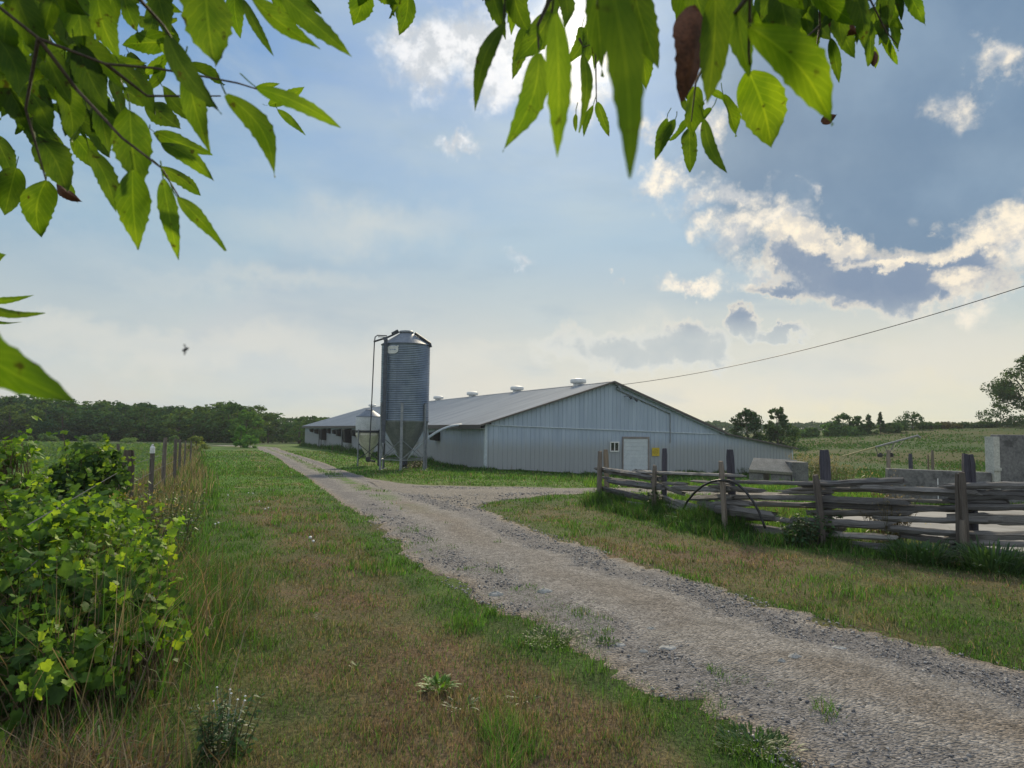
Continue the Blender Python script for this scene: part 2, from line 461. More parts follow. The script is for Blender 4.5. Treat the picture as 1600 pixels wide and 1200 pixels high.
def pdist(x, y, pl):
    """distance to a polyline"""
    x = np.asarray(x, float); y = np.asarray(y, float); d = np.full(x.shape, 1e9)
    for i in range(len(pl) - 1):
        a = pl[i]; e = pl[i + 1] - a; q = max(e @ e, 1e-9)
        t = np.clip(((x - a[0]) * e[0] + (y - a[1]) * e[1]) / q, 0, 1)
        d = np.minimum(d, (x - a[0] - t * e[0]) ** 2 + (y - a[1] - t * e[1]) ** 2)
    return np.sqrt(d)
LEc = LE[::8]; REc = RE[::8]; ROADP = np.concatenate([LEc, REc[::-1]])
BFc = BF[::10]; BNc = BN[::10]; BRP = np.concatenate([BFc, BNc[::-1]])

def road_sd(x, y):
    """signed distance to the gravel (negative inside), and distance to the left edge"""
    dl = pdist(x, y, LEc); dr = pdist(x, y, REc); d = np.minimum(dl, dr)
    s = np.where(inside(x, y, ROADP), -d, d)
    db = np.minimum(pdist(x, y, BFc), pdist(x, y, BNc)); sb = np.where(inside(x, y, BRP), -db, db)
    return np.minimum(s, sb), dl, s, sb

# fence line of split rails, the old wire fence on the left, the barn's foot
FENCE_PX = [(936, 787), (1022, 807), (1132, 832), (1284, 853), (1506, 878)]
FENCE = [gp(*p)[:2] for p in FENCE_PX]
FENCE.append(FENCE[-1] + (FENCE[-1] - FENCE[-2]) * np.array([1.25, 1.0])); FENCE = np.array(FENCE)
WIRE = np.array([(-1.9, 2.2), (-2.9, 4.2), (-5.6, 10.0), (-7.95, 16.0), (-9.3, 19.0), (-11.5, 24.0), (-18, 38.0), (-26, 56), (-37, 80)])
BA = np.array([-1.5, 40.0]); BS = np.array([.906, .4235]); BL = np.array([-.4235, .906])     # barn corner, gable and length directions
BARNP = np.array([BA, BA + BS * 24.1, BA + BS * 24.1 + BL * 67.5, BA + BL * 67.5])

GREEN = np.array((.086, .190, .030)); DGREEN = np.array((.042, .105, .022)); LIME = np.array((.16, .27, .04))
TAN = np.array((.230, .175, .112)); BROWN = np.array((.145, .100, .064)); SOIL = np.array((.11, .085, .06))

def lawn(x, y, extra=None):
    """albedo of the turf at a place"""
    x = np.asarray(x, float); y = np.asarray(y, float); r = np.hypot(x, y)
    sd, dl, s, sb = road_sd(x, y)
    n1 = fbm(x * .45, y * .45, 5, 4); n2 = fbm(x * 1.7, y * 1.7, 9, 3); n3 = fbm(x * .16, y * .13, 21, 3)
    dry = .45 + 1.5 * (n1 - .5) + 1.0 * (n2 - .5) + .5 * (n3 - .5)
    lm = sst(0, 1.5, (x + .30 * y + 1.1) * -1)                       # towards the left hedge: greener
    side = (s > 0) & (x < np.interp(y, LEc[::-1, 1], LEc[::-1, 0]))
    band = np.exp(-((dl - 1.0) / .75) ** 2)
    dry = np.where(side, dry - .17 + .42 * band * (1 - sst(9, 16, y)) - .34 * sst(1.5, 2.6, dl) * sst(4.5, 7.5, y), dry)
    dry = dry - .12 * sst(14, 26, y)
    left = (dl < 1.6) & (s > 0) & (x < LEc[:, 0].max())
    pe = sst(.36, .56, fbm(x * .9, y * .9, 35, 3) + .22 * sst(5, 9, y)); dry = dry - .7 * pe * (1 - sst(.05, .42, np.abs(dl - .1 * n2))) * (y > 1)
    g = gp(325, 835); dry = dry - .5 * np.exp(-(((x - g[0]) / 1.1) ** 2 + ((y - g[1]) / 1.3) ** 2))
    df = pdist(x, y, FENCE)
    right = (x > np.interp(y, REc[::-1, 1], REc[::-1, 0]))
    dry = np.where(right & (y < 13.5), .62 + 1.3 * (n1 - .5) + .9 * (n2 - .5) - .75 * (1 - sst(.35, 1.0, df)), dry)
    dry = np.where(right & (y < 13.5) & (df < 4) & (y > 10.5) & (x < 2.2), dry - .3, dry)
    behind = right & (y > 15.5); dry = np.where(behind, .12 + .8 * (n1 - .5), dry)
    dry = np.where((y > 30) & (x > -12), .15 + .9 * (n1 - .5), dry)
    dry = np.clip(dry, 0, 1)[..., None]
    gm = np.clip(.5 + 2.2 * (n2 - .5) + 1.2 * (n3 - .5), 0, 1)[..., None]
    gr = DGREEN * (1 - gm) + GREEN * gm
    tn = np.clip(.5 + 2.4 * (fbm(x * 2.9, y * 2.9, 31, 3) - .5), 0, 1)[..., None]
    dr_ = BROWN * (1 - tn) + TAN * tn
    c = gr * (1 - dry) + dr_ * dry
    # bean field and hill
    w = (x < np.interp(y, WIRE[:, 1], WIRE[:, 0]) - .3) & (y > 3)
    c = np.where(w[..., None], np.array((.06, .10, .04)), c)
    hl = sst(48, 62, y) * sst(14, 22, x)
    hn = fbm(x * .04, y * .05, 41, 4); hc = np.array((.048, .092, .028)) * (1 - sst(.42, .62, hn))[..., None] + np.array((.078, .088, .034)) * sst(.42, .62, hn)[..., None]
    c = c * (1 - hl[..., None]) + hc * hl[..., None]
    return c

# ------------------------------------------------------------------ ground sheet
def ground_mat():
    m, t = newmat('turf_ground')
    c = t.add('ShaderNodeAttribute', attribute_name='Col').outputs['Color']
    P = t.add('ShaderNodeNewGeometry').outputs['Position']
    n = t.noise(P, 34, 5, .65); n2 = t.noise(P, 5, 5, .6); n3 = t.noise(P, 1.1, 6, .6)
    c = t.mix(t.smooth(n, .3, .7), t.mix(1.0, c, (.45, .45, .45), 'MULTIPLY'), t.mix(1.0, c, (1.35, 1.3, 1.25), 'MULTIPLY'))
    c = t.mix(t.math('MULTIPLY', t.smooth(n2, .4, .7), .35), c, t.mix(1.0, c, (1.5, 1.15, .8), 'MULTIPLY'))
    c = t.mix(t.math('MULTIPLY', t.smooth(n3, .42, .66), .3), c, t.mix(1.0, c, (.6, .72, .6), 'MULTIPLY'))
    principled(t, c, .95, 0, t.math('ADD', n, n2), .8, .03, .1)
    return m
azf = np.radians(np.concatenate([np.arange(-70, 70.01, .3), np.arange(76, 289, 6.0)]))
rr = np.concatenate([[0.01], np.exp(np.linspace(math.log(.5), math.log(880), 430))])
GX = rr[:, None] * np.sin(azf)[None]; GY = rr[:, None] * np.cos(azf)[None]
GZ = tz(GX, GY)
gc = lawn(GX.ravel(), GY.ravel()).reshape(*GX.shape, 3)
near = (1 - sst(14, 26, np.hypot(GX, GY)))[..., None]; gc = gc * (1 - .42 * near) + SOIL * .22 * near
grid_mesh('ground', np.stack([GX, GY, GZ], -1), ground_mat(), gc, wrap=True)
tag(bpy.data.objects['ground'], kind='structure')

# ------------------------------------------------------------------ gravel drive
def gravel_mat():
    m, t = newmat('gravel')
    c = t.add('ShaderNodeAttribute', attribute_name='Col').outputs['Color']
    P = t.add('ShaderNodeNewGeometry').outputs['Position']
    def vor(s, f='F1'):
        v = t.add('ShaderNodeTexVoronoi', feature=f); t.put(v.inputs['Vector'], P); v.inputs['Scale'].default_value = s; return v
    v1 = vor(55); v2 = vor(24)
    gry = t.add('ShaderNodeRGBToBW'); t.put(gry.inputs[0], v1.outputs['Color'])
    gry2 = t.add('ShaderNodeRGBToBW'); t.put(gry2.inputs[0], v2.outputs['Color'])
    st = t.mix(gry.outputs[0], t.mix(1.0, c, (.22, .22, .23), 'MULTIPLY'), t.mix(1.0, c, (1.85, 1.8, 1.75), 'MULTIPLY'))
    st = t.mix(t.math('MULTIPLY', t.smooth(gry2.outputs[0], .5, .9), .4), st, t.mix(1.0, c, (1.8, 1.75, 1.7), 'MULTIPLY'))
    n = t.noise(P, 2.2, 6, .6); n2 = t.noise(P, 11, 5, .6)
    fines = t.mix(.25, c, t.mix(1.0, c, (1.12, .98, .82), 'MULTIPLY'))
    c2 = t.mix(t.math('MULTIPLY', t.smooth(t.math('ADD', n, t.math('MULTIPLY', n2, .35)), .6, .95), .75), st, fines)
    c2 = t.mix(t.math('MULTIPLY', t.smooth(t.noise(P, 7.5, 8, .75), .47, .62), .55), c2, t.mix(1.0, c, (.5, .48, .46), 'MULTIPLY'))
    h = t.math('SUBTRACT', t.math('MULTIPLY', n2, .7), t.math('ADD', v1.outputs['Distance'], t.math('MULTIPLY', v2.outputs['Distance'], .6)))
    principled(t, c2, .92, 0, h, .9, .02, .2)
    return m
GRAVEL = gravel_mat()

def strip(name, A, B, nu, colf, lift):
    """sheet between two edge lines, its long edges frayed"""
    n = len(A); keep = [0]; acc = 0
    c = (A + B) / 2
    for i in range(1, n):
        acc += np.linalg.norm(c[i] - c[i - 1]); rr_ = np.linalg.norm(c[i])
        if acc > max(.05, rr_ * .008): keep.append(i); acc = 0
    A = A[keep]; B = B[keep]
    # finer rows by linear resampling near the camera
    s = np.concatenate([[0], np.cumsum(np.linalg.norm(np.diff((A + B) / 2, axis=0), axis=1))])
    q = [0.0]
    while q[-1] < s[-1]:
        p = np.array([np.interp(q[-1], s, (A + B)[:, k] / 2) for k in (0, 1)]); q.append(q[-1] + max(.035, np.linalg.norm(p) * .006))
    q = np.clip(q, 0, s[-1])
    A = np.stack([np.interp(q, s, A[:, k]) for k in (0, 1)], 1); B = np.stack([np.interp(q, s, B[:, k]) for k in (0, 1)], 1)
    w = np.linalg.norm(B - A, axis=1); dirn = (B - A) / np.maximum(w, 1e-6)[:, None]
    ja = (fbm(A[:, 0] * 9, A[:, 1] * 9, 58, 3) - .5) * .32 + (fbm(A[:, 0] * 3, A[:, 1] * 3, 51, 4) - .5) * .42 + (fbm(A[:, 0] * .8, A[:, 1] * .8, 53, 2) - .5) * .2 + .07
    jb = (fbm(B[:, 0] * 9, B[:, 1] * 9, 59, 3) - .5) * .32 + (fbm(B[:, 0] * 3, B[:, 1] * 3, 55, 4) - .5) * .5 + (fbm(B[:, 0] * .8, B[:, 1] * .8, 57, 2) - .5) * .4
    ja = np.clip(ja, -.4 * w / 2, .4 * w / 2); jb = np.clip(jb, -.4 * w / 2, .4 * w / 2)
    A = A + dirn * ja[:, None]; B = B + dirn * jb[:, None]
    u = np.linspace(0, 1, nu)
    X = A[:, None, 0] * (1 - u) + B[:, None, 0] * u; Y = A[:, None, 1] * (1 - u) + B[:, None, 1] * u
    crown = .03 * np.sin(pi * u)[None] - .012 * (np.exp(-((u - .25) / .09) ** 2) + np.exp(-((u - .75) / .09) ** 2))[None]
    Z = tz(X, Y) + lift + crown
    Z[:, 0] -= .03; Z[:, -1] -= .03
    return grid_mesh(name, np.stack([X, Y, Z], -1), GRAVEL, colf(X, Y, np.broadcast_to(u, X.shape)))

def road_col(x, y, u):
    n = fbm(x * 1.1, y * 1.1, 61, 4); n2 = fbm(x * .35, y * .35, 63, 3)
    uu = u + .16 * (n - .5)
    base = np.array((.190, .184, .183)); blue = np.array((.138, .137, .146)); tan = np.array((.172, .147, .122)); pale = np.array((.245, .236, .227))
    tr = 1.15 * np.exp(-((uu - .79) / .11) ** 2) + .8 * np.exp(-((uu - .17) / .11) ** 2)
    c = base[None, None] * np.ones(x.shape + (1,))
    c = c + (blue - base) * np.clip(tr, 0, 1)[..., None] * .9
    md = np.exp(-((uu - .5) / .13) ** 2) * np.clip(.45 + 2.2 * (n2 - .4), 0, 1)
    c = c + (tan - c) * np.clip(md, 0, .8)[..., None]
    cp_ = np.exp(-((uu - .34) / .055) ** 2) + np.exp(-((uu - .64) / .05) ** 2); c = c + (pale - c) * np.clip(cp_ * (.35 + .9 * (n2 - .35)), 0, .8)[..., None]
    pl = sst(.58, .7, n); c = c + (pale - c) * (pl * .5)[..., None]
    fs = np.exp(-((u - .5 + .1 * (n - .5)) / .10) ** 2) * sst(12, 20, y) * sst(.36, .5, n); c = c + (GREEN * .8 - c) * (fs * .9)[..., None]
    ed = np.clip(np.exp(-(u / .06) ** 2) + np.exp(-((1 - u) / .06) ** 2), 0, 1); c = c + (np.array((.27, .21, .14)) - c) * (ed * .6)[..., None]
    return c
strip('gravel_drive', LE, RE, 36, road_col, .008)
tag(bpy.data.objects['gravel_drive'], kind='structure')
strip('side_drive', BF, BN, 14, lambda x, y, u: np.ones(x.shape + (1,)) * np.array((.19, .178, .165)) * (.8 + .4 * fbm(x, y, 66, 3))[..., None], .003)
tag(bpy.data.objects['side_drive'], kind='structure')

# loose stones of the drive
def pebbles(n):
    k = NR.rand(n); r = np.exp(np.log(2.6) + k * (np.log(22) - np.log(2.6))); az = np.radians(NR.uniform(-12, 44, n))
    x = r * np.sin(az); y = r * np.cos(az)
    s, dl, sr, sb = road_sd(x, y); tf = fbm(x * 1.9, y * 1.9, 83, 3); ok = (s < .0) & ((tf < .555) | (dl > .85))
    c = fbm(x * 1.3, y * 1.3, 71, 3); ok &= NR.rand(n) < np.clip(.25 + 3 * (c - .42), .12, 1)
    x, y, r = x[ok], y[ok], r[ok]; n = len(x)
    sz = (.004 + .010 * NR.rand(n) ** 3) * np.maximum(1, (r / 6) ** .6)
    z = tz(x, y) + .022
    o = np.array([(1, 0, 0), (0, 1, 0), (-1, 0, 0), (0, -1, 0), (0, 0, 1), (0, 0, -1)], float)
    V = o[None] * (1 + .5 * (NR.rand(n, 6, 1) - .5)) * sz[:, None, None] * np.array((1.15, 1, .7))
    a = NR.rand(n) * 6.28; ca, sa = np.cos(a)[:, None], np.sin(a)[:, None]
    V = np.stack([V[..., 0] * ca - V[..., 1] * sa, V[..., 0] * sa + V[..., 1] * ca, V[..., 2]], -1) + NR.normal(0, .25, (n, 6, 3)) * sz[:, None, None]
    V += np.stack([x, y, z], -1)[:, None]
    g = NR.rand(n, 1) ** 1.3; col = np.array((.12, .12, .135)) * (1 - g) + np.array((.46, .44, .42)) * g
    m, t = newmat('loose_stone'); principled(t, t.add('ShaderNodeAttribute', attribute_name='Col').outputs['Color'], .9, 0, spec=.2)
    F = [(0, 1, 4), (1, 2, 4), (2, 3, 4), (3, 0, 4), (1, 0, 5), (2, 1, 5), (3, 2, 5), (0, 3, 5)]
    o = mass('loose_gravel', V.reshape(-1, 3), 6, F, m, col); tag(o, 'loose grey stones strewn over the gravel drive', 'gravel', kind='stuff')
pebbles(110000)

# ------------------------------------------------------------------ grass blades
GRASSM = leafmat('grass_blades', .35, .5, .05, tint=(1.2, 1.2, .75))
def blades(name, x, y, h, w, col, lean=.5, label=None, zoff=-.01, cat='grass'):
    n = len(x); z = tz(x, y) + zoff
    a = NR.rand(n) * 2 * pi; le = NR.rand(n) * lean
    d = np.stack([np.cos(a), np.sin(a), np.zeros(n)], 1)
    fa = np.arctan2(x, y) + NR.normal(0, .7, n); wd = np.stack([np.cos(fa), -np.sin(fa), np.zeros(n)], 1) * (w / 2)[:, None]
    B = np.stack([x, y, z], 1)
    mid = B + d * (h * le * .35)[:, None] + np.array((0, 0, 1)) * (h * .55)[:, None]
    tip = B + d * (h * le)[:, None] + np.array((0, 0, 1)) * (h * np.sqrt(np.maximum(.15, 1 - .6 * le ** 2)))[:, None]
    V = np.stack([B - wd, B + wd, mid - wd * .7, mid + wd * .7, tip], 1).reshape(-1, 3)
    o = mass(name, V, 5, [(0, 1, 3, 2), (2, 3, 4)], GRASSM, col)
    if label: tag(o, label, cat, kind='stuff')
    return o

def sample(n, r0, r1, a0, a1):
    r = np.exp(NR.uniform(math.log(r0), math.log(r1), n)); az = np.radians(NR.uniform(a0, a1, n))
    return r * np.sin(az), r * np.cos(az), r

def jcol(c, v=.36):
    n = len(c); k = 1 + NR.normal(0, v, (n, 1)); k2 = NR.normal(0, .06, (n, 1))
    c = c * np.clip(k, .35, 1.9); c = c * np.concatenate([1 + k2, np.ones((n, 1)), 1 - k2], 1)
    return np.clip(c, .004, .6)

x, y, r = sample(NGRASS, 2.3, 75, -41, 41)
sd, dl, s, sb = road_sd(x, y)
nz = fbm(x * 3.1, y * 3.1, 81, 3); cl = fbm(x * 1.9, y * 1.9, 83, 3)
ok = sd > .16 * (nz - .5) - .05
edge_in = (sd < 0) & (sd > -.8) & (cl > .56) & (dl < 1.0) & (y < 14)                # tufts creeping into the gravel's left edge
um = np.abs(pdist(x, y, LEc) - pdist(x, y, REc))
centre = inside(x, y, ROADP) & (um < .75) & (cl + .02 * (y - 14) * .1 > .50) & (y > 13) & (y < 60)
centre2 = inside(x, y, ROADP) & (um < .6) & (cl > .66) & (y <= 13)
ok = ok | edge_in | centre | centre2
ok &= ~inside(x, y, BARNP) & ~inside(x, y, PAD)
ok &= ~((x < np.interp(y, WIRE[:, 1], WIRE[:, 0]) - .7) & (y > 3))
ok &= ~((y > 52) & (x > 16))
dens = fbm(x * 2.3, y * 2.3, 85, 3); ok &= NR.rand(len(x)) < np.clip(.75 + 2.2 * (dens - .5), .3, 1)
x, y, r, sd, dl, nz, cl = (q[ok] for q in (x, y, r, sd, dl, nz, cl))
col = lawn(x, y)
mx = NR.rand(len(x))
gr = sd < .12
col = np.where((gr & (mx < .8))[:, None], GREEN * .75, col)
dryb = col[:, 0] > col[:, 1] * .8
col = np.where((mx < np.where(dryb, .24, .05))[:, None], TAN * 1.1, np.where((mx > np.where(dryb, .70, .45))[:, None], GREEN * (.6 + .7 * NR.rand(len(x), 1)), col))
h = (.020 + .040 * NR.rand(len(x)) ** 1.3) * (.75 + .8 * fbm(x * .8, y * .8, 87, 3)) * (.8 + .5 * (nz > .55))
tuft = (fbm(x * 2.1, y * 2.1, 89, 2) > .68); h = h * np.where(tuft, 1.8, 1); col = np.where((tuft & (mx > .3))[:, None], GREEN * 1.05, col)
h = h * np.where(y > 28, 1.7, 1) * np.where((x < np.interp(y, WIRE[:, 1], WIRE[:, 0]) + 1.3) & (y > 7), 2.0, 1)
h = h * np.where((y > 12) & (x > 3) & (y < 40), 1.8, 1)
w = np.maximum(.0040, r * .0010)
blades('lawn_grass', x, y, h, w, jcol(col), .9, 'short mown grass, half green half scorched brown, along the gravel drive')

def along(pl, n, spread, bias=0.0, t0=0, t1=1):
    s = np.concatenate([[0], np.cumsum(np.linalg.norm(np.diff(pl, axis=0), axis=1))])
    q = NR.uniform(t0, t1, n) * s[-1]
    P = np.stack([np.interp(q, s, pl[:, k]) for k in (0, 1)], 1)
    return P[:, 0] + NR.normal(bias, spread, n), P[:, 1] + NR.normal(0, spread, n), q

# lush growth at the foot of the rail fence
FL = FENCE[:, :2]
x, y, q = along(FL, 52000, .24); y -= .20
k = fbm(x * 1.6, y * 1.6, 91, 3); ok = NR.rand(len(x)) < np.clip(.25 + 4 * (k - .42), .08, 1)
x, y, k = x[ok], y[ok], k[ok]
n = len(x); mx = NR.rand(n)[:, None]
col = np.where(mx < .40, DGREEN * .9, np.where(mx < .93, GREEN * .95, TAN * .8))
h = (.10 + .30 * np.clip((k - .33) * 2.2, 0, 1) * NR.rand(n)) * (1 + .5 * NR.rand(n))
blades('fence_foot_grass', x, y, h, np.full(n, .009), jcol(col), 1.1, 'lush dark green grass grown up along the foot of the rail fence')
# long grass and weeds at the foot of the barn walls
BLW = np.array([BA - BS * .3, BA - BS * .3 + BL * 67]); BGW = np.array([BA - BL * .3, BA - BL * .3 + BS * 24.3])
X = []; 
for pl, nn, tt in ((BLW, 16000, (0, 1)), (BGW, 12000, (0, 1))):
    x, y, q = along(pl, nn, .35, 0, *tt); X.append((x, y))
x = np.concatenate([a for a, b in X]); y = np.concatenate([b for a, b in X])
ok = ~inside(x, y, BARNP); x, y = x[ok], y[ok]; n = len(x); k = fbm(x * .7, y * .7, 95, 3)
far = sst(52, 80, y)
h = (.12 + .55 * np.clip((k - .4) * 2.5, 0, 1) * NR.rand(n)) * (1 + .5 * far)
mx = NR.rand(n)[:, None]
blades('barn_foot_grass', x, y, h, np.full(n, .04), jcol(np.where(mx < .55, DGREEN, np.where(mx < .92, GREEN * .9, TAN * .7))), .7, 'long grass and weeds along the foot of the barn walls')
# yard grass behind the fence, brighter
x, y, r = sample(60000, 9, 42, 6, 40)
ok = (y > np.interp(x, FL[:, 0], FL[:, 1]) + .3) & ~inside(x, y, BARNP) & ~inside(x, y, PAD) & ~inside(x, y, BRP) & (fbm(x * .5, y * .5, 97, 3) > .42)
x, y, r = x[ok], y[ok], r[ok]; n = len(x); mx = NR.rand(n)[:, None]
blades('yard_grass', x, y, (.06 + .12 * NR.rand(n)), np.maximum(.006, r * .0011), jcol(np.where(mx < .6, LIME, GREEN)), .8, 'bright green grass in the yard behind the rail fence')
# tall straw-coloured grass along the old wire fence
x, y, q = along(WIRE[2:] + np.array((.0, 0)), 46000, .42)
r = np.hypot(x, y); ok = (NR.rand(len(x)) < np.clip(16 / r, .3, 1)) & (fbm(x * 1.1, y * .8, 99, 3) > .36); x, y, r = x[ok], y[ok], r[ok]
n = len(x); mx = NR.rand(n)[:, None]
h = .16 + .50 * NR.rand(n) * np.clip(.3 + 2.4 * (fbm(x * .6, y * .6, 101, 3) - .3), .25, 1.2)
gx = x - np.interp(y, WIRE[:, 1], WIRE[:, 0])
col = np.where(mx < .45, np.array((.24, .20, .13)), np.where(mx < .72, np.array((.17, .135, .085)), GREEN * .8))
col = np.where((gx > .9)[:, None] & (mx > .35), GREEN * .85, col)
blades('dry_grass', x, y, h, np.maximum(.006, r * .0010), jcol(col), .55, 'tall straw coloured grass along the old wire fence on the left')
hd = NR.rand(n) < .22
# ------------------------------------------------------------------ barn
def siding_mat():
    m, t = newmat('painted_steel_siding')
    tc = t.add('ShaderNodeTexCoord').outputs['Object']
    st = t.noise(t.mapping(tc, (1, 1, .06)), 2.2, 6, .65); st2 = t.noise(t.mapping(tc, (1, 1, .03)), 9, 4, .6); bl = t.noise(tc, .5, 5, .6)
    c = t.mix(t.smooth(st, .35, .68), (.365, .435, .55), (.445, .52, .635))
    c = t.mix(t.math('MULTIPLY', t.smooth(st2, .52, .75), .35), c, (.25, .32, .40))
    c = t.mix(t.math('MULTIPLY', t.smooth(bl, .5, .8), .25), c, (.29, .36, .43))
    sp = t.add('ShaderNodeSeparateXYZ'); t.put(sp.inputs[0], tc)
    dirt = t.math('MULTIPLY', t.math('SUBTRACT', 1, t.smooth(t.math('ADD', sp.outputs[2], t.math('MULTIPLY', st, -.9)), -.35, .75)), .7)
    c = t.mix(dirt, c, (.31, .31, .30))
    rs_ = t.math('MULTIPLY', t.smooth(t.noise(t.mapping(tc, (1, 1, .12)), 3.3, 5, .7), .64, .74), .5)
    c = t.mix(rs_, c, (.22, .17, .13))
    principled(t, c, .5, 0, st, .05, .01, .4); return m
def roof_mat():
    m, t = newmat('galvanised_roof')
    tc = t.add('ShaderNodeTexCoord').outputs['Object']
    st = t.noise(t.mapping(tc, (.1, 1, .1)), 1.6, 6, .6); bl = t.noise(tc, .35, 5, .6)
    c = t.mix(t.smooth(st, .35, .65), (.26, .29, .33), (.34, .37, .41))
    c = t.mix(t.math('MULTIPLY', t.smooth(bl, .5, .8), .35), c, (.22, .24, .27))
    principled(t, c, .8, 0, st, .05, .01, .12); return m
SIDING = siding_mat(); ROOFM = roof_mat()
WHITE = surf('white_paint', (.62, .63, .63), (.78, .78, .77), 3, .5, bstr=.05)
TRIMW = surf('pale_trim', (.42, .48, .54), (.54, .60, .65), 4, .5, bstr=.05)
BROWNT = surf('weathered_brown_board', (.075, .068, .07), (.15, .135, .13), 5, .8, stretch=(1, 1, 6))
BLACKF = surf('black_rubber_sheet', (.010, .009, .012), (.028, .024, .028), 5, .7)
GLASS = surf('dark_window_glass', (.012, .014, .02), (.03, .034, .04), 2, .08, spec=.9, bstr=.01)
GALV = surf('galvanised_steel', (.30, .33, .37), (.44, .47, .50), 4, .42, .75, bstr=.05)
GALVD = surf('dull_galvanised_steel', (.20, .22, .25), (.33, .35, .38), 5, .55, .55, bstr=.05)
CONE = surf('matt_galvanised_cone', (.15, .175, .22), (.22, .25, .30), 3, .6, .35, bstr=.05)
STEELD = surf('dark_steel', (.035, .04, .05), (.075, .08, .09), 6, .6, .3)
BLACKP = surf('black_plastic', (.012, .012, .014), (.03, .03, .032), 8, .45)
YELLOW = surf('yellow_sign_paint', (.52, .38, .02), (.62, .46, .04), 6, .5, bstr=.03)

def bz(s, l, z):                     # the barn follows the fall of its site
    return z - .0062 * l
barn = empty('livestock_barn', (BA[0], BA[1], 0), math.atan2(BS[1], BS[0]))
tag(barn, 'long low white steel barn with a shallow grey roof and lean-to, beyond the drive', 'barn')
LEN = 67.5; S1, S2, S3 = 8.65, 17.56, 24.1
Z0, Z1, Z2, Z3 = 1.84, 4.54, 1.47, .38
def zb(s, l=0): return -1.05 - .035 * s - .005 * l
def ztop(s):
    return np.interp(s, [0, S1, S2, S3], [Z0, Z1, Z2, Z3])

def ribbed(mb, u0, u1, fz0, fz1, place, pitch=.30, depth=.034):
    """steel sheet with trapezoid ribs; place(u, out, z) -> local point"""
    us = []; u = u0
    while u < u1 - .02:
        for du, o in ((0, 0), (.20, 0), (.222, depth), (.268, depth), (.29, 0)):
            if u + du * pitch / .30 < u1: us.append((u + du * pitch / .30, o))
        u += pitch
    us.append((u1, 0))
    for (a, oa), (b, ob) in zip(us[:-1], us[1:]):
        mb.quad(place(a, oa, fz0(a)), place(b, ob, fz0(b)), place(b, ob, fz1(b)), place(a, oa, fz1(a)))

b = MB(); TRZ = lambda s: Z0 - .10 - .024 * s
ribbed(b, 0, S2, lambda s: zb(s) - .2, lambda s: min(TRZ(s), float(ztop(s)) - .02), lambda u, o, z: (u, -o, z))
ribbed(b, S2, S3, lambda s: zb(s) - .2, lambda s: float(ztop(s)) - .02, lambda u, o, z: (u, -o - .002, z))
b.build('front_wall', SIDING, barn)
b = MB(); ribbed(b, .35, S2 - .25, lambda s: TRZ(s) + .002, lambda s: max(TRZ(s) + .004, float(ztop(s)) - .02), lambda u, o, z: (u, -o - .035, z))
b.build('gable_wall', SIDING, barn)
b = MB(); ribbed(b, 0, LEN, lambda l: zb(0, l) - .25, lambda l: bz(0, l, Z0) - .02, lambda u, o, z: (-o, u, z))
b.build('side_wall', SIDING, barn)
b = MB(); b.quad((S3, 0, -2.3), (S3, LEN, -2.6), (S3, LEN, bz(0, LEN, Z3)), (S3, 0, Z3)); b.quad((0, LEN, -2), (0, LEN, bz(0, LEN, Z0)), (S1, LEN, bz(0, LEN, Z1)), (S2, LEN, bz(0, LEN, Z2)), (S3, LEN, bz(0, LEN, Z3)), (S3, LEN, -2.6))
b.build('back_wall', SIDING, barn)
# roof slopes: ribbed sheets with thickness
def slope(name, sa, za, sb_, zb_, over_a, over_b, mb_extra=None):
    mb = MB(); k = (zb_ - za) / (sb_ - sa); sA = sa - over_a; sB = sb_ + over_b; zA = za - k * over_a; zB = zb_ + k * over_b
    l0, l1 = -.28, LEN + .28
    us = []; l = l0
    while l < l1 - .02:
        us += [(l, 0), (l + .30, 0), (l + .325, .02), (l + .365, .02), (l + .39, 0)]; l += .40
    us = [q for q in us if q[0] < l1] + [(l1, 0)]
    for (a, oa), (c, oc) in zip(us[:-1], us[1:]):
        mb.quad((sA, a, bz(0, a, zA) + oa), (sB, a, bz(0, a, zB) + oa), (sB, c, bz(0, c, zB) + oc), (sA, c, bz(0, c, zA) + oc))
    mb.quad((sA, l0, bz(0, l0, zA) - .03), (sA, l1, bz(0, l1, zA) - .03), (sB, l1, bz(0, l1, zB) - .03), (sB, l0, bz(0, l0, zB) - .03))
    return mb.build(name, ROOFM, barn)
slope('roof', 0, Z0 + .03, S1, Z1 + .03, .42, 0)
slope('roof', S1, Z1 + .03, S2, Z2 + .03, 0, .15)
slope('lean_to_roof', S2 + .02, Z2 - .06, S3, Z3 + .02, 0, .3)
b = MB(); 
for sgn in (-1, 1):
    b.hexa([(S1, -.29, Z1 + .055), (S1 + sgn * .22, -.29, Z1 - .012), (S1 + sgn * .22, LEN + .29, bz(0, LEN, Z1 - .012)), (S1, LEN + .29, bz(0, LEN, Z1 + .055)),
            (S1, -.29, Z1 + .075), (S1 + sgn * .22, -.29, Z1 + .008), (S1 + sgn * .22, LEN + .29, bz(0, LEN, Z1 + .008)), (S1, LEN + .29, bz(0, LEN, Z1 + .075))])
b.build('ridge_cap', ROOFM, barn)
k1 = (Z1 - Z0) / S1
ez = Z0 - k1 * .42
b = MB(); b.hexa([(-.46, -.30, ez - .22), (-.425, -.30, ez - .22), (-.425, LEN + .3, bz(0, LEN, ez - .22)), (-.46, LEN + .3, bz(0, LEN, ez - .22)),
                  (-.46, -.30, ez + .02), (-.425, -.30, ez + .02), (-.425, LEN + .3, bz(0, LEN, ez + .02)), (-.46, LEN + .3, bz(0, LEN, ez + .02))])
b.build('fascia', BROWNT, barn)
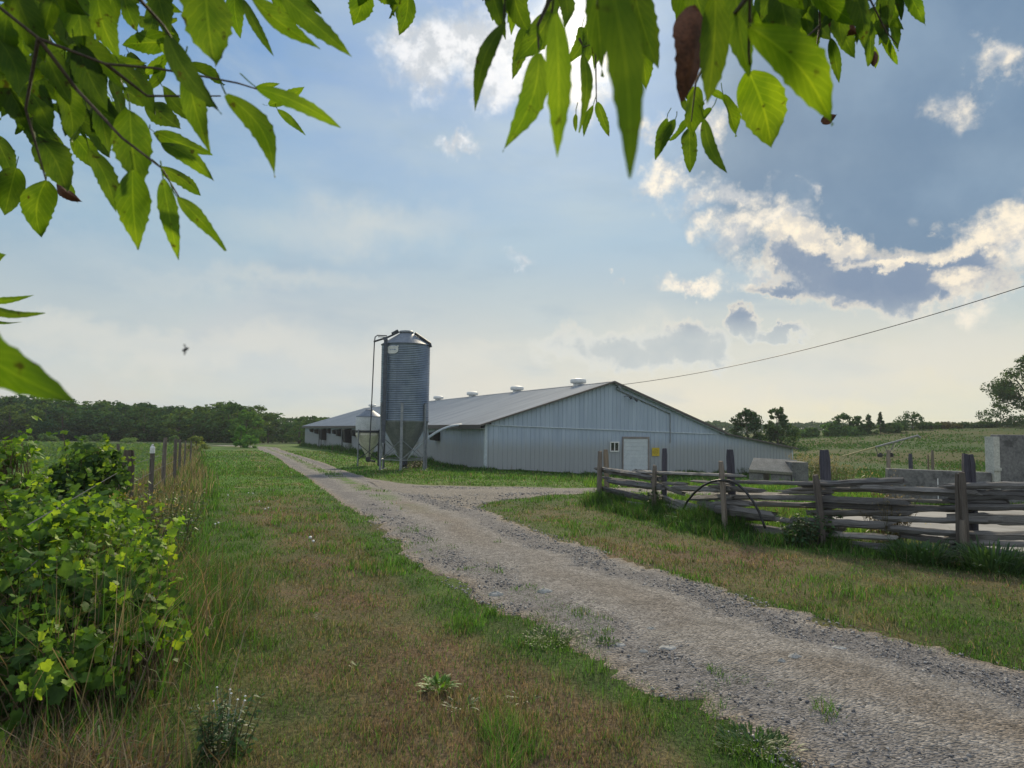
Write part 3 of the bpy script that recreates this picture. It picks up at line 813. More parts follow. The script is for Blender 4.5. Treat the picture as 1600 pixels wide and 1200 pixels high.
b = MB(); b.hexa([(-.425, -.02, ez - .20), (-.002, -.02, ez - .20), (-.002, LEN, bz(0, LEN, ez - .20)), (-.425, LEN, bz(0, LEN, ez - .20)),
                  (-.425, -.02, ez - .17), (-.002, -.02, ez - .17), (-.002, LEN, bz(0, LEN, ez - .17)), (-.425, LEN, bz(0, LEN, ez - .17))])
b.build('soffit', TRIMW, barn)
def rake(sa, za, sb_, zb_, drop, name='rake_board', y0=-.33, y1=-.285, mat=BROWNT):
    mb = MB(); mb.hexa([(sa, y0, za - drop), (sb_, y0, zb_ - drop), (sb_, y1, zb_ - drop), (sa, y1, za - drop), (sa, y0, za + .02), (sb_, y0, zb_ + .02), (sb_, y1, zb_ + .02), (sa, y1, za + .02)])
    return mb.build(name, mat, barn)
rake(-.46, ez + .02, S1, Z1 + .04, .09); rake(S1 + .003, Z1 + .04, S2 + .15, Z2 - .01, .12); rake(S2 + .16, Z2 - .10, S3 + .3, Z3 - .03, .08)
# pale soffit board under the rake on the right-hand slope
mb = MB(); kk = (Z2 - Z1) / (S2 - S1)
mb.hexa([(S1 + .1, -.28, Z1 - .14), (S2, -.28, Z2 - .14), (S2, -.062, Z2 - .14), (S1 + .1, -.062, Z1 - .14), (S1 + .1, -.28, Z1 - .11), (S2, -.28, Z2 - .11), (S2, -.062, Z2 - .11), (S1 + .1, -.062, Z1 - .11)])
mb.build('soffit', TRIMW, barn)
# flashing between the lower and upper sheets, and corner trims
b = MB(); b.hexa([(.0, -.075, TRZ(0) - .03), (S2 - .2, -.075, TRZ(S2) - .03), (S2 - .2, -.005, TRZ(S2) - .03), (0, -.005, TRZ(0) - .03), (.0, -.06, TRZ(0) + .02), (S2 - .2, -.06, TRZ(S2) + .02), (S2 - .2, -.036, TRZ(S2) + .02), (0, -.036, TRZ(0) + .02)])
b.build('trim_strip', TRIMW, barn)
b = MB(); b.box((-.05, -.05, -1.4), (.10, -.026, Z0 - .15)); b.box((-.05, -.026, -1.4), (-.026, .10, Z0 - .25)); b.build('corner_trim', TRIMW, barn)
b = MB(); b.box((S3 - .1, -.05, -2.2), (S3 + .04, -.028, Z3 - .05)); b.build('corner_trim', TRIMW, barn)

def barn_s(px):                      # where a photo column meets the gable plane
    k = (px - 800) / FPX; return (k * BA[1] - BA[0]) / (BS[0] - k * BS[1])
def barn_l(px, off=0.0):
    k = (px - 800) / FPX; return (BA[0] - k * BA[1]) / (k * BL[1] - BL[0])
def gz(px, py):                      # height on the gable plane at a photo pixel
    s = barn_s(px); P = BA + BS * s; return float(at(px, py, P[1] * F_[1])[2]) if False else CAM[2] + (ray(px, py)[2] / ray(px, py)[1]) * P[1]
def lz(px, py):
    l = barn_l(px); P = BA + BL * l; return CAM[2] + (ray(px, py)[2] / ray(px, py)[1]) * P[1]

# overhead door
s0, s1 = barn_s(974), barn_s(1012); zt = gz(990, 685.5); zd = zb(s0) - .1
door = MB()
n = 10
for i in range(n):
    za = zd + (zt - zd) * i / n; zc = zd + (zt - zd) * (i + 1) / n
    door.box((s0, -.055, za + .006), (s1, -.03, zc - .006)); 
door.box((s0, -.028, zd), (s1, -.024, zt))
dob = door.build('door', surf('door_enamel', (.50, .55, .60), (.60, .64, .68), 3, .5, bstr=.05), barn)
b = MB(); wj = .075
b.box((s0 - wj, -.085, zd), (s0, -.026, zt)); b.box((s1, -.085, zd), (s1 + wj * 1.5, -.026, zt)); b.box((s0 - wj, -.085, zt), (s1 + wj * 1.5, -.026, zt + .13))
fr = b.build('door_frame', surf('weathered_wood_frame', (.20, .18, .18), (.30, .27, .26), 6, .8), dob)
b = MB(); b.box(((s0 + s1) / 2 - .09, -.075, zd + .5), ((s0 + s1) / 2 + .09, -.056, zd + .53)); b.build('handle', STEELD, dob)
# sliding window
w0, w1 = barn_s(953), barn_s(967.5); wz0, wz1 = gz(960, 706), gz(960, 690)
b = MB(); q = .075
b.box((w0, -.07, wz0), (w0 + q, -.026, wz1)); b.box((w1 - q, -.07, wz0), (w1, -.026, wz1)); b.box((w0 + q, -.07, wz1 - q), (w1 - q, -.026, wz1)); b.box((w0 + q, -.07, wz0), (w1 - q, -.026, wz0 + q))
b.box(((w0 + w1) / 2 - .03, -.066, wz0 + q), ((w0 + w1) / 2 + .03, -.028, wz1 - q))
win = b.build('window', WHITE, barn)
b = MB(); b.box((w0 + q, -.04, wz0 + q), ((w0 + w1) / 2 - .03, -.03, wz1 - q)); b.box(((w0 + w1) / 2 + .03, -.044, wz0 + q), (w1 - q, -.034, wz1 - q)); b.build('pane', GLASS, win)
# conduit from the peak to the meter drop, and two floodlights
sc0, sc1 = barn_s(962), barn_s(1046)
b = MB(); zr = lambda s: float(ztop(s)) - .36
b.tube([(sc0, -.10, zr(sc0)), (sc1, -.10, zr(sc1) - .02), (sc1 + .03, -.09, gz(1046, 692))], .035, 8)
b.build('conduit', GALVD, barn)
b = MB(); b.tube([(sc0, -.10, zr(sc0) + .1), (sc0, -.32, zr(sc0) + .16)], .03, 6); b.tube([(sc0, -.3, zr(sc0) + .2), (sc0 + .18, -.34, zr(sc0) + .02)], [.05, .09], 8)
b.build('service_head', GALVD, barn)
for px in (975, 984):
    s = barn_s(px); z = zr(s) - .22
    b = MB(); b.tube([(s, -.06, z), (s, -.25, z + .02), (s + .22, -.34, z - .03)], [.02, .02, .02], 6); b.tube([(s + .18, -.33, z - .02), (s + .34, -.42, z - .12)], [.05, .10], 10)
    b.build('floodlight', STEELD, barn)
# ridge ventilators
vent = None
for i in range(7):
    l = 4.2 + 9.78 * i; z = bz(0, l, Z1)
    if i == 0:
        b = MB(); b.lathe([(.34, -.25), (.34, .22)], 20); vt = b.build('ventilator', WHITE, barn, smooth=False)
        b = MB(); b.lathe([(.36, .16), (.50, .165), (.545, .21), (.55, .36), (.52, .42), (.44, .47), (.18, .50), (.02, .505)], 24); cp = b.build('ventilator_cap', WHITE, vt, smooth=True)
        vt.location = (S1, l, z); vent = vt
    else:
        c = copy_tree(vent, barn); c.location = (S1, l, z); c.rotation_euler = (0, 0, rnd.random())
# exhaust-fan hoods and rubber wind covers along the side wall
def hood(px0, px1, py0, py1, ln=.9):
    l0 = barn_l(px1); l1 = l0 + ln; zt_ = lz(px1, py0); zb_ = lz(px1, py1); D_ = (BA + BL * l0)[1]; d = (px1 - px0) * D_ / FPX / .9
    mb = MB()
    # shroud of rubber sheet, deeper at the top than at its open foot
    mb.hexa([(-.045, l0, zb_), (-d * .8, l0, zb_ + .05), (-d * .8, l1, zb_ + .05), (-.045, l1, zb_), (-.045, l0, zt_), (-d, l0, zt_ - .08), (-d, l1, zt_ - .08), (-.045, l1, zt_)])
    return mb.build('fan_hood', BLACKF, barn)
for hd in ((487, 492, 669.8, 675.5), (494.2, 500, 670.2, 678), (514, 519, 669.5, 677.5), (522.5, 528.5, 671, 678.6), (528.8, 535.3, 670.5, 682), (552.5, 560, 671.5, 682), (647, 655, 675, 690), (678, 690, 674.5, 689)):
    hood(*hd)
for hd in ((503.6, 512.5, 669.8, 688), (540.6, 552, 669.8, 692.5)):
    o = hood(*hd, 1.2); o['label'] = 'tall black rubber wind cover'
for px in (511, 514.3, 548.5):
    l = barn_l(px) ; b = MB(); b.box((-.85, l - .05, zb(0, l) - .2), (-.76, l + .05, lz(px, 672))); b.build('cover_post', STEELD, barn)

# yellow biosecurity notice: a thing fixed to the wall
s0, s1 = barn_s(1018.5), barn_s(1030); z0, z1 = gz(1024, 712.5), gz(1024, 699.5)
sg = empty('warning_sign', (BA[0] + BS[0] * s0, BA[1] + BS[1] * s0, z0), math.atan2(BS[1], BS[0]))
tag(sg, 'small square yellow sign on the barn wall beside the white door', 'sign')
b = MB(); b.box((0, -.062, 0), (s1 - s0, -.05, z1 - z0)); b.build('board', YELLOW, sg)
b = MB(); W_, H_ = s1 - s0, z1 - z0
pts = [(W_ * .5 + W_ * .30 * math.cos(a), -.064, H_ * .52 + H_ * .30 * math.sin(a)) for a in np.linspace(0, 2 * pi, 25)]
b.tube(pts, .012, 6, cap=False)
for i in range(4): b.box((W_ * .32, -.0665, H_ * (.38 + .09 * i)), (W_ * (.68 - .06 * (i % 2)), -.0635, H_ * (.405 + .09 * i)))
b.build('printing', surf('ochre_print', (.28, .19, .02), (.36, .24, .03), 8, .6), sg)

# ------------------------------------------------------------------ big feed bin
P = gp(633, 731.5); bx, by = at(632, 700, 40.4)[0], 40.3
bzv = float(tz(bx, by))
silo = empty('feed_silo', (bx, by, bzv)); tag(silo, 'tall corrugated galvanised feed silo on legs standing before the barn', 'silo')
RB = 1.40; ZH = 2.82; ZB = ZH + 4.42
m_, t_ = newmat('corrugated_galvanised'); tc = t_.add('ShaderNodeTexCoord').outputs['Object']
sh = t_.noise(tc, 1.1, 5, .6); spg = t_.add('ShaderNodeTexVoronoi'); t_.put(spg.inputs['Vector'], tc); spg.inputs['Scale'].default_value = 30
cc = t_.mix(t_.smooth(sh, .35, .65), (.15, .19, .26), (.23, .275, .35))
gb = t_.add('ShaderNodeRGBToBW'); t_.put(gb.inputs[0], spg.outputs['Color']); cc = t_.mix(t_.math('MULTIPLY', gb.outputs[0], .2), cc, (.34, .38, .44))
stv = t_.noise(t_.mapping(tc, (1, 1, .05)), 6, 4, .6); cc = t_.mix(t_.math('MULTIPLY', t_.smooth(stv, .5, .75), .35), cc, (.12, .15, .20))
principled(t_, cc, .38, .7); CORR = m_
b = MB(); NRG = 43; prof = []
for i in range(NRG * 6 + 1):
    z = ZH + (ZB - ZH) * i / (NRG * 6); r_ = RB + .016 * math.sin(2 * pi * i / 6)
    if (i // 6) % 11 == 0 and i > 0: r_ += .006
    prof.append((r_, z))
b.lathe(prof, 72, cap=False); b.build('body', CORR, silo, smooth=True)
b = MB(); b.lathe([(RB + .05, ZB - .02), (RB + .05, ZB), (.36, ZB + .70), (.36, ZB + .74)], 48); b.build('roof_cone', CONE, silo, smooth=False)
b = MB(); b.lathe([(.40, ZB + .71), (.42, ZB + .73), (.42, ZB + .81), (.38, ZB + .84), (.02, ZB + .87)], 28); b.build('lid', GALVD, silo)
HOPM = surf('dull_hopper_steel', (.19, .21, .235), (.28, .30, .325), 3, .55, .35, bstr=.05)
b = MB(); b.lathe([(RB + .015, ZH + .02), (RB + .015, ZH - .04), (.20, .62), (.20, .45)], 14, cap=False); b.build('hopper', HOPM, silo)
b = MB(); b.lathe([(.22, .60), (.24, .46), (.24, .30), (.14, .20)], 18); b.tube([(0, -.18, .36), (.05, -.45, .22)], [.11, .09], 10); b.build('boot', STEELD, silo)
PH = math.radians(-87)
lp = []
for k in range(6):
    a = PH + k * pi / 3; c_, s_ = math.cos(a), math.sin(a); lp.append((c_, s_))
    b = MB(); Mx = Matrix.Rotation(a, 4, 'Z'); rr_ = RB + .075
    b.box((rr_ - .012, -.075, -.15), (rr_ + .0, .075, ZH + 1.0), Mx); b.box((rr_ - .075, -.075, -.15), (rr_ - .012, -.06, ZH + 1.0), Mx); b.box((rr_ - .075, .06, -.15), (rr_ - .012, .075, ZH + 1.0), Mx)
    b.box((rr_ - .2, -.16, -.12), (rr_ + .1, .16, .03), Mx)
    b.build('leg', GALVD, silo)
for k in range(6):
    (c0, s0_), (c1, s1_) = lp[k], lp[(k + 1) % 6]; q = RB + .02
    b = MB(); b.tube([(c0 * q, s0_ * q, .62), (c1 * q, s1_ * q, 1.75)], .025, 6); b.tube([(c1 * q * .985, s1_ * q * .985, .62), (c0 * q * .985, s0_ * q * .985, 1.75)], .025, 6); b.tube([(c0 * q, s0_ * q, .60), (c1 * q, s1_ * q, .60)], .03, 6)
    b.build('brace', GALVD, silo)
# ladder chute, dark roof rails, pull pipe
ax, ay = -.98, -1.12
b = MB(); b.box((ax - .10, ay - .09, 1.55), (ax + .10, ay - .03, ZB + .32)); 
for i in range(22): b.box((ax - .13, ay - .12, 1.7 + .27 * i), (ax + .13, ay - .09, 1.735 + .27 * i))
b.build('ladder', surf('dark_galvanised_rail', (.075, .085, .11), (.13, .145, .18), 5, .6, .4), silo)
b = MB(); b.tube([(-1.75, -.75, ZB + .10), (-1.0, -.45, ZB + .42), (-.42, -.2, ZB + .74)], .05, 6); b.tube([(-1.72, -.9, ZB + .08), (-.98, -.6, ZB + .38), (-.40, -.34, ZB + .72)], .05, 6); b.tube([(-.75, -.4, ZB + .60), (-.45, -.25, ZB + .80)], .11, 8)
b.build('roof_rail', STEELD, silo)
b = MB(); b.tube([(1.48, -.25, ZB - .12), (1.42, -.25, ZB + .09), (.52, -.1, ZB + .70)], .085, 8); b.build('roof_rail', STEELD, silo)
b = MB(); b.tube([(-.95, -1.0, ZB + .42), (-1.5, -1.0, ZB + .44), (-1.63, -1.0, ZB + .33), (-1.66, -1.0, ZB), (-1.76, -1.0, 2.2), (-1.80, -1.0, .75), (-1.80, -1.0, .5)], .032, 8)
b.tube([(-.95, -1.05, ZB + .33), (-1.45, -1.05, ZB + .35)], .022, 6)
b.build('fill_pipe', STEELD, silo)
# long feed tube up to the barn wall
b = MB(); pts = []
for u in np.linspace(0, 1, 14):
    p0 = Vector((.1, .1, .55)); p1 = Vector((1.75, 1.35, 2.75)); p2 = Vector((3.3, 2.6, 2.62)); 
    pts.append(p0 * (1 - u) ** 2 + p1 * 2 * u * (1 - u) + p2 * u * u)
b.tube(pts, .075, 10); b.build('feed_tube', TRIMW, silo, smooth=True)
# oval maker's plate with faint lettering strokes
aa = math.radians(-90 - 24); b = MB(); N_ = 40
def plate(u, v, off):
    a = aa + u / (RB + off); return ((RB + off) * math.cos(a), (RB + off) * math.sin(a), ZB - .40 + v)
ol = []
for k in range(N_):
    th = 2 * pi * k / N_; cx, cy = math.cos(th), math.sin(th)
    ol.append((.37 * math.copysign(abs(cx) ** .62, cx), .225 * math.copysign(abs(cy) ** .75, cy)))
ol[5] = (.38, .25); ol[4] = (.38, .17)
c0 = len(b.v); b.v.append(plate(0, 0, .032)); 
for u, v in ol: b.v.append(plate(u, v, .032))
for k in range(N_): b.f.append((c0, c0 + 1 + k, c0 + 1 + (k + 1) % N_))
c1 = len(b.v)
for u, v in ol: b.v.append(plate(u, v, .012))
for k in range(N_): b.f.append((c0 + 1 + k, c1 + k, c1 + (k + 1) % N_, c0 + 1 + (k + 1) % N_))
pl = b.build('nameplate', WHITE, silo)
b = MB()
for (u0, u1, v0, v1) in ((-.16, -.06, -.02, .02), (-.03, .06, -.012, .02), (.09, .24, -.03, .025), (-.25, .27, .09, .10), (-.22, .25, -.12, -.112)):
    b.quad(plate(u0, v0, .036), plate(u1, v0, .036), plate(u1, v1, .036), plate(u0, v1, .036))
b.build('lettering', surf('faded_blue_print', (.20, .27, .40), (.30, .36, .48), 8, .6), pl)

# ------------------------------------------------------------------ small pale bin behind it
cx_, cy_ = at(579, 700, 44.5)[0], 44.0
s2 = empty('feed_silo', (cx_, cy_, float(tz(cx_, cy_)))); tag(s2, 'short cream plastic feed silo with a dark band, behind the tall steel one', 'silo')
CREAM = surf('cream_fibreglass', (.58, .55, .48), (.72, .69, .62), 2.5, .5, bstr=.03); PALE = surf('pale_white_plastic', (.48, .51, .55), (.60, .62, .65), 2.5, .5, bstr=.03)
R2 = .82
b = MB(); b.lathe([(R2, 2.25), (R2 + .01, 2.6), (R2, 3.05), (R2 - .02, 3.10)], 36, cap=False); b.build('body', PALE, s2, smooth=True)
b = MB(); b.lathe([(R2 + .02, 3.09), (R2, 3.13), (.26, 3.50), (.24, 3.56), (.02, 3.58)], 36); b.build('roof_cone', CONE, s2)
b = MB(); b.lathe([(R2, 2.10), (R2 + .05, 2.10), (R2 + .05, 2.24), (R2, 2.24)], 36, cap=False); b.build('band', STEELD, s2)
b = MB(); b.lathe([(R2, 2.25), (R2, 1.95), (.13, .58), (.13, .42)], 36, cap=False); b.build('hopper', CREAM, s2, smooth=False)
b = MB(); b.lathe([(.16, .56), (.17, .36), (.1, .25)], 16); b.tube([(0, 0, .36), (.5, -.4, .30)], .06, 8); b.build('boot', STEELD, s2)
for k in range(4):
    a = math.radians(-135 + 90 * k + 12); q = R2 + .08
    b = MB(); b.tube([(q * math.cos(a), q * math.sin(a), -.2), (q * math.cos(a), q * math.sin(a), 2.3 if k != 3 else 3.2)], .05, 6); b.build('leg', GALVD if k == 0 else STEELD, s2)
for k in range(4):
    a = math.radians(-135 + 90 * k + 12); a2 = a + pi / 2; q = R2 + .06
    b = MB(); b.tube([(q * math.cos(a), q * math.sin(a), .4), (q * math.cos(a2), q * math.sin(a2), 1.4)], .022, 6); b.tube([(q * math.cos(a2), q * math.sin(a2), .4), (q * math.cos(a), q * math.sin(a), 1.4)], .022, 6); b.build('brace', STEELD, s2)
# ------------------------------------------------------------------ weathered split-rail fence
def wood_mat(name, a, b_, dark, crack=.5):
    m, t = newmat(name)
    uv = t.add('ShaderNodeUVMap').outputs[0]
    oi = t.add('ShaderNodeObjectInfo').outputs['Random']
    off = t.add('ShaderNodeCombineXYZ'); t.put(off.inputs[0], t.math('MULTIPLY', oi, 37.0)); t.put(off.inputs[1], t.math('MULTIPLY', oi, 91.0))
    v = t.vec('ADD', uv, off.outputs[0])
    g = t.noise(t.mapping(v, (1.6, 22, 1)), 3, 9, .72, .5); g2 = t.noise(t.mapping(v, (.7, 9, 1)), 2, 5, .6); bl = t.noise(v, 3.2, 5, .6)
    c = t.mix(t.smooth(g, .3, .68), a, b_)
    c = t.mix(t.math('MULTIPLY', t.smooth(g2, .53, .66), crack + .25), c, dark)
    c = t.mix(t.math('MULTIPLY', t.smooth(bl, .5, .75), .4), c, tuple(x * .55 for x in a))
    tint = t.mix(oi, (.58, .58, .60), (1.25, 1.22, 1.18)); c = t.mix(1.0, c, tint, 'MULTIPLY')
    principled(t, c, .9, 0, t.math('ADD', g, t.math('MULTIPLY', g2, .8)), .9, .02, .15)
    return m
RAILM = wood_mat('weathered_cedar', (.150, .148, .150), (.345, .338, .335), (.035, .028, .026), .6)
POSTM = wood_mat('weathered_post', (.16, .135, .12), (.34, .30, .26), (.05, .04, .035))
ROUNDM = wood_mat('dark_round_post', (.055, .055, .075), (.12, .12, .15), (.02, .02, .025))
TANPOST = wood_mat('tan_post', (.17, .14, .11), (.30, .25, .20), (.06, .045, .035))

def timber(name, P0, P1, rz, rd, mat, parent, nseg=14, ragged=.12, sides=9, wob=.25, lens=False, taper=(1, 1), org=None):
    """an irregular split piece of wood between two points; rz = half height, rd = half depth"""
    P0 = Vector(P0); P1 = Vector(P1); ax = P1 - P0; L = ax.length; ax.normalize()
    up = Vector((0, 0, 1)); 
    if abs(ax.z) > .8: up = Vector((1, 0, 0))
    side = ax.cross(up).normalized(); up = side.cross(ax).normalized()
    ang = sorted([2 * pi * (k + .55 * (rnd.random() - .5)) / sides for k in range(sides)])
    rad = [.62 + .55 * rnd.random() for _ in range(sides)]
    ph = rnd.random() * 50; V = []; UV = []
    cur = [(rnd.random() - .5) for _ in range(4)]
    for i in range(nseg + 1):
        u = i / nseg; w = taper[0] + (taper[1] - taper[0]) * u
        o_up = rz * .16 * math.sin(u * 3.1 + ph) * cur[0] * 2; o_sd = rd * .4 * math.sin(u * 2.3 + ph) * cur[1] * 2
        for k in range(sides):
            q = rad[k] * (1 + wob * (float(vnoise(u * L * 2.6 + ph, k * 1.7, 5)) - .5) * .5 + wob * (float(vnoise(u * L * 9 + ph, k * 2.9, 6)) - .5) * .8) * w
            e = 0
            if i == 0: e = -ragged * float(vnoise(k * 2.3, ph, 8)); q *= .8
            if i == nseg: e = ragged * float(vnoise(k * 2.9, ph, 9)); q *= .8
            if i in (1, nseg - 1) and lens: q *= .93
            p = P0 + ax * (u * L + e) + side * (math.cos(ang[k]) * rd * q + o_sd) + up * (math.sin(ang[k]) * rz * q + o_up)
            V.append(tuple(p)); UV.append((u * L, k / sides))
    F = []; FU = []
    for i in range(nseg):
        for k in range(sides):
            a = i * sides + k; b2 = i * sides + (k + 1) % sides
            F.append((a, b2, b2 + sides, a + sides))
            u0, u1 = i / nseg * L, (i + 1) / nseg * L; v0, v1 = k / sides, (k + 1) / sides
            FU += [(u0, v0), (u0, v1), (u1, v1), (u1, v0)]
    F.append(tuple(reversed(range(sides)))); FU += [(0.0, .1 * k) for k in range(sides)]
    F.append(tuple(nseg * sides + k for k in range(sides))); FU += [(0.0, .1 * k) for k in range(sides)]
    if org is not None: V = [tuple(Vector(p) - Vector(org)) for p in V]
    me = bpy.data.meshes.new(name); me.from_pydata(V, [], F); ul = me.uv_layers.new(name='UVMap')
    ul.data.foreach_set('uv', np.array(FU, np.float32).ravel()); me.update()
    return link(name, me, mat, parent)

def plane_pt(px, py, i, off=0.0):
    a = FENCE[i]; e = FENCE[i + 1] - FENCE[i]; n = np.array([-e[1], e[0]]); n /= np.linalg.norm(n)
    if n[1] < 0: n = -n
    v = ray(px, py); d = ((a + n * off) @ n) / (v[:2] @ n)
    return CAM + v * d
forg = (FENCE[0][0], FENCE[0][1], float(tz(*FENCE[0])))
fence = empty('rail_fence', forg); tag(fence, 'weathered grey split cedar rail fence running along the right of the drive', 'fence')
Z7 = lambda x, y: (920 + x / 4.706, 640 + y / 4.706); Z8 = lambda x, y: (1220 + x / 3.334, 540 + y / 3.334)
RAILS = [  # bay, end, end, height (photo px), all in the two enlargements used for measuring
    (0, Z7(88, 440), Z7(485, 505), 44), (0, Z7(350, 452), Z7(560, 470), 26), (0, Z7(170, 530), Z7(500, 572), 44), (0, Z7(95, 580), Z7(455, 655), 46), (0, Z7(160, 660), Z7(460, 708), 26), (0, Z7(120, 500), Z7(430, 545), 24),
    (1, Z7(400, 462), Z7(1095, 488), 26), (1, Z7(490, 545), Z7(665, 600), 36), (1, Z7(560, 540), Z7(690, 548), 26), (1, Z7(655, 572), Z7(990, 588), 42), (1, Z7(485, 640), Z7(705, 715), 62), (1, Z7(480, 742), Z7(985, 832), 42),
    (1, Z7(800, 652), Z7(1010, 648), 44), (1, Z7(680, 685), Z7(985, 765), 34), (1, Z7(845, 705), Z7(1000, 722), 58), (1, Z7(810, 530), Z7(1000, 545), 22), (1, Z7(500, 700), Z7(860, 760), 30),
    (2, Z7(1050, 528), Z7(1700, 548), 30), (2, Z7(1000, 640), Z7(1700, 652), 34), (2, Z7(1360, 658), Z7(1720, 660), 22), (2, Z7(1080, 680), Z7(1720, 708), 40), (2, Z7(1000, 738), Z7(1285, 768), 74), (2, Z7(1010, 804), Z7(1430, 812), 22),
    (2, Z7(990, 850), Z7(1350, 885), 48), (2, Z7(1000, 575), Z7(1180, 590), 40), (2, Z7(1340, 800), Z7(1720, 850), 30), (2, Z7(1500, 605), Z7(1720, 600), 30), (2, Z7(985, 690), Z7(1110, 700), 34),
    (3, Z8(190, 722), Z8(570, 708), 34), (3, Z8(150, 748), Z8(500, 748), 24), (3, Z8(485, 742), Z8(945, 762), 38), (3, Z8(180, 795), Z8(560, 812), 30), (3, Z8(180, 832), Z8(930, 850), 32), (3, Z8(200, 868), Z8(600, 872), 30), (3, Z8(150, 915), Z8(490, 928), 40),
    (3, Z8(590, 898), Z8(935, 912), 36), (3, Z8(620, 955), Z8(950, 985), 30), (3, Z8(180, 978), Z8(490, 1000), 28), (3, Z8(190, 1025), Z8(480, 1038), 34), (3, Z8(680, 995), Z8(950, 1028), 24), (3, Z8(585, 1062), Z8(945, 1092), 46), (3, Z8(90, 945), Z8(260, 955), 34), (3, Z8(440, 800), Z8(960, 815), 20),
    (4, Z8(955, 735), Z8(1900, 720), 32), (4, Z8(950, 778), Z8(1900, 782), 44), (4, Z8(965, 842), Z8(1900, 840), 30), (4, Z8(970, 898), Z8(1900, 925), 52), (4, Z8(960, 985), Z8(1900, 1000), 42), (4, Z8(985, 1028), Z8(1900, 1055), 26), (4, Z8(990, 1060), Z8(1150, 1078), 38), (4, Z8(965, 812), Z8(1060, 815), 40)]
for (i, a, b2, hpx) in RAILS:
    k = 4.706 if i < 3 else 3.334
    off = rnd.uniform(.10, .24)
    A = plane_pt(*a, i, off); B = plane_pt(*b2, i, off + rnd.uniform(-.06, .06)); D = np.linalg.norm((A + B) / 2 - CAM)
    hz = hpx / k * D / FPX / 2
    timber('rail', A, B, hz * 1.08, min(.09, max(.035, hz * rnd.uniform(.8, 1.2))), RAILM, fence, nseg=28, ragged=.34, sides=7, wob=.5, org=forg)
# front stakes (split) and stouter stakes behind the rails
def stake(px_t, py_t, i, wpx, mat, off, name='post', sink=.35, gx=None, sides=8, wob=.2):
    j = min(i, len(FENCE) - 2)
    T = plane_pt(px_t, py_t, j, off); Bx = T.copy()
    if gx is not None:
        Q = plane_pt(gx[0], gx[1], j, off); Bx = Q
    Bx = np.array([Bx[0], Bx[1], float(tz(Bx[0], Bx[1])) - .1])
    D = np.linalg.norm(T - CAM); r_ = wpx * D / FPX / 2
    return timber(name, Bx, T, r_, r_ * 1.0, mat, fence, nseg=12, ragged=.03, sides=sides, wob=wob, org=forg)
stake(937.5, 706, 0, 9, POSTM, 0, gx=(936, 787)); stake(1023, 728, 1, 7.5, POSTM, 0, gx=(1021, 807)); stake(1125.5, 722, 2, 11, POSTM, -.02, gx=(1134, 832)); stake(1274, 744, 3, 12, POSTM, 0, gx=(1285, 853))
stake(1496, 742, 4, 10, POSTM, 0, gx=(1502, 878)); stake(1504, 740, 4, 9.5, POSTM, -.03, gx=(1512, 880)); stake(1504, 815, 4, 10, POSTM, -.08, gx=(1506, 880))
for (px, py, i, w_, mt, gx) in ((946.5, 703.5, 0, 9, TANPOST, (950, 782)), (1038, 702, 1, 9, ROUNDM, (1037, 800)), (1140.5, 704, 2, 11.5, ROUNDM, (1147, 822)), (1287, 704.5, 3, 14, ROUNDM, (1293, 842)), (1511.5, 711, 4, 20, ROUNDM, (1517, 868))):
    stake(px, py, i, w_, mt, .36, gx=gx, sides=14, wob=.06)
e5 = proj_px = None
stake(1790, 765, 4, 11, POSTM, 0, gx=(1800, 905))

# black hose hanging in an arch over the fence
hp = []
for (px, py) in ((1067, 797), (1074, 783), (1085, 770), (1098, 759), (1112, 752.5), (1124, 750.5), (1140, 751), (1152, 756), (1165, 768), (1177, 784), (1186, 800), (1193, 818), (1196, 826)):
    hp.append(plane_pt(px, py, 1 if px < 1130 else 2, -.13 if px > 1080 else .02))
b = MB(); b.tube(hp, .019, 8); o = b.build('hose', BLACKP, None, hp[-1], smooth=True)
tag(o, 'black plastic hose bent in an arch against the rail fence', 'hose')

# ------------------------------------------------------------------ concrete things of the yard
CONC = surf('old_concrete', (.115, .115, .122), (.215, .212, .21), 2.2, .9, bstr=.4, bdist=.01, spots=((.07, .07, .07), 3.5, .53, .7))
CONCL = surf('pale_concrete', (.21, .195, .175), (.30, .28, .25), 2.5, .9, bstr=.3, spots=((.18, .17, .15), 4, .58, .5))
m_, t_ = newmat('yard_concrete'); P_ = t_.add('ShaderNodeNewGeometry').outputs['Position']
n_ = t_.noise(P_, 1.2, 6, .6); c_ = t_.mix(t_.smooth(n_, .35, .65), (.20, .193, .185), (.28, .272, .26)); c_ = t_.mix(t_.math('MULTIPLY', t_.smooth(t_.noise(P_, 6, 5), .55, .7), .5), c_, (.25, .235, .20)); principled(t_, c_, .9)
pv = [gp(*p) for p in ((1262, 806), (1380, 800), (1560, 800), (1760, 806), (1800, 890), (1560, 872), (1500, 858), (1395, 836), (1300, 822))]
b = MB(); top = [(p[0], p[1], p[2] + .05) for p in pv]; b.v += top + [(p[0], p[1], p[2] - .1) for p in pv]; n = len(pv)
b.f.append(tuple(range(n))); b.f += [(k, k + n, (k + 1) % n + n, (k + 1) % n) for k in range(n)]
o = b.build('concrete_pad', m_, None, tuple(pv[0])); tag(o, kind='structure')

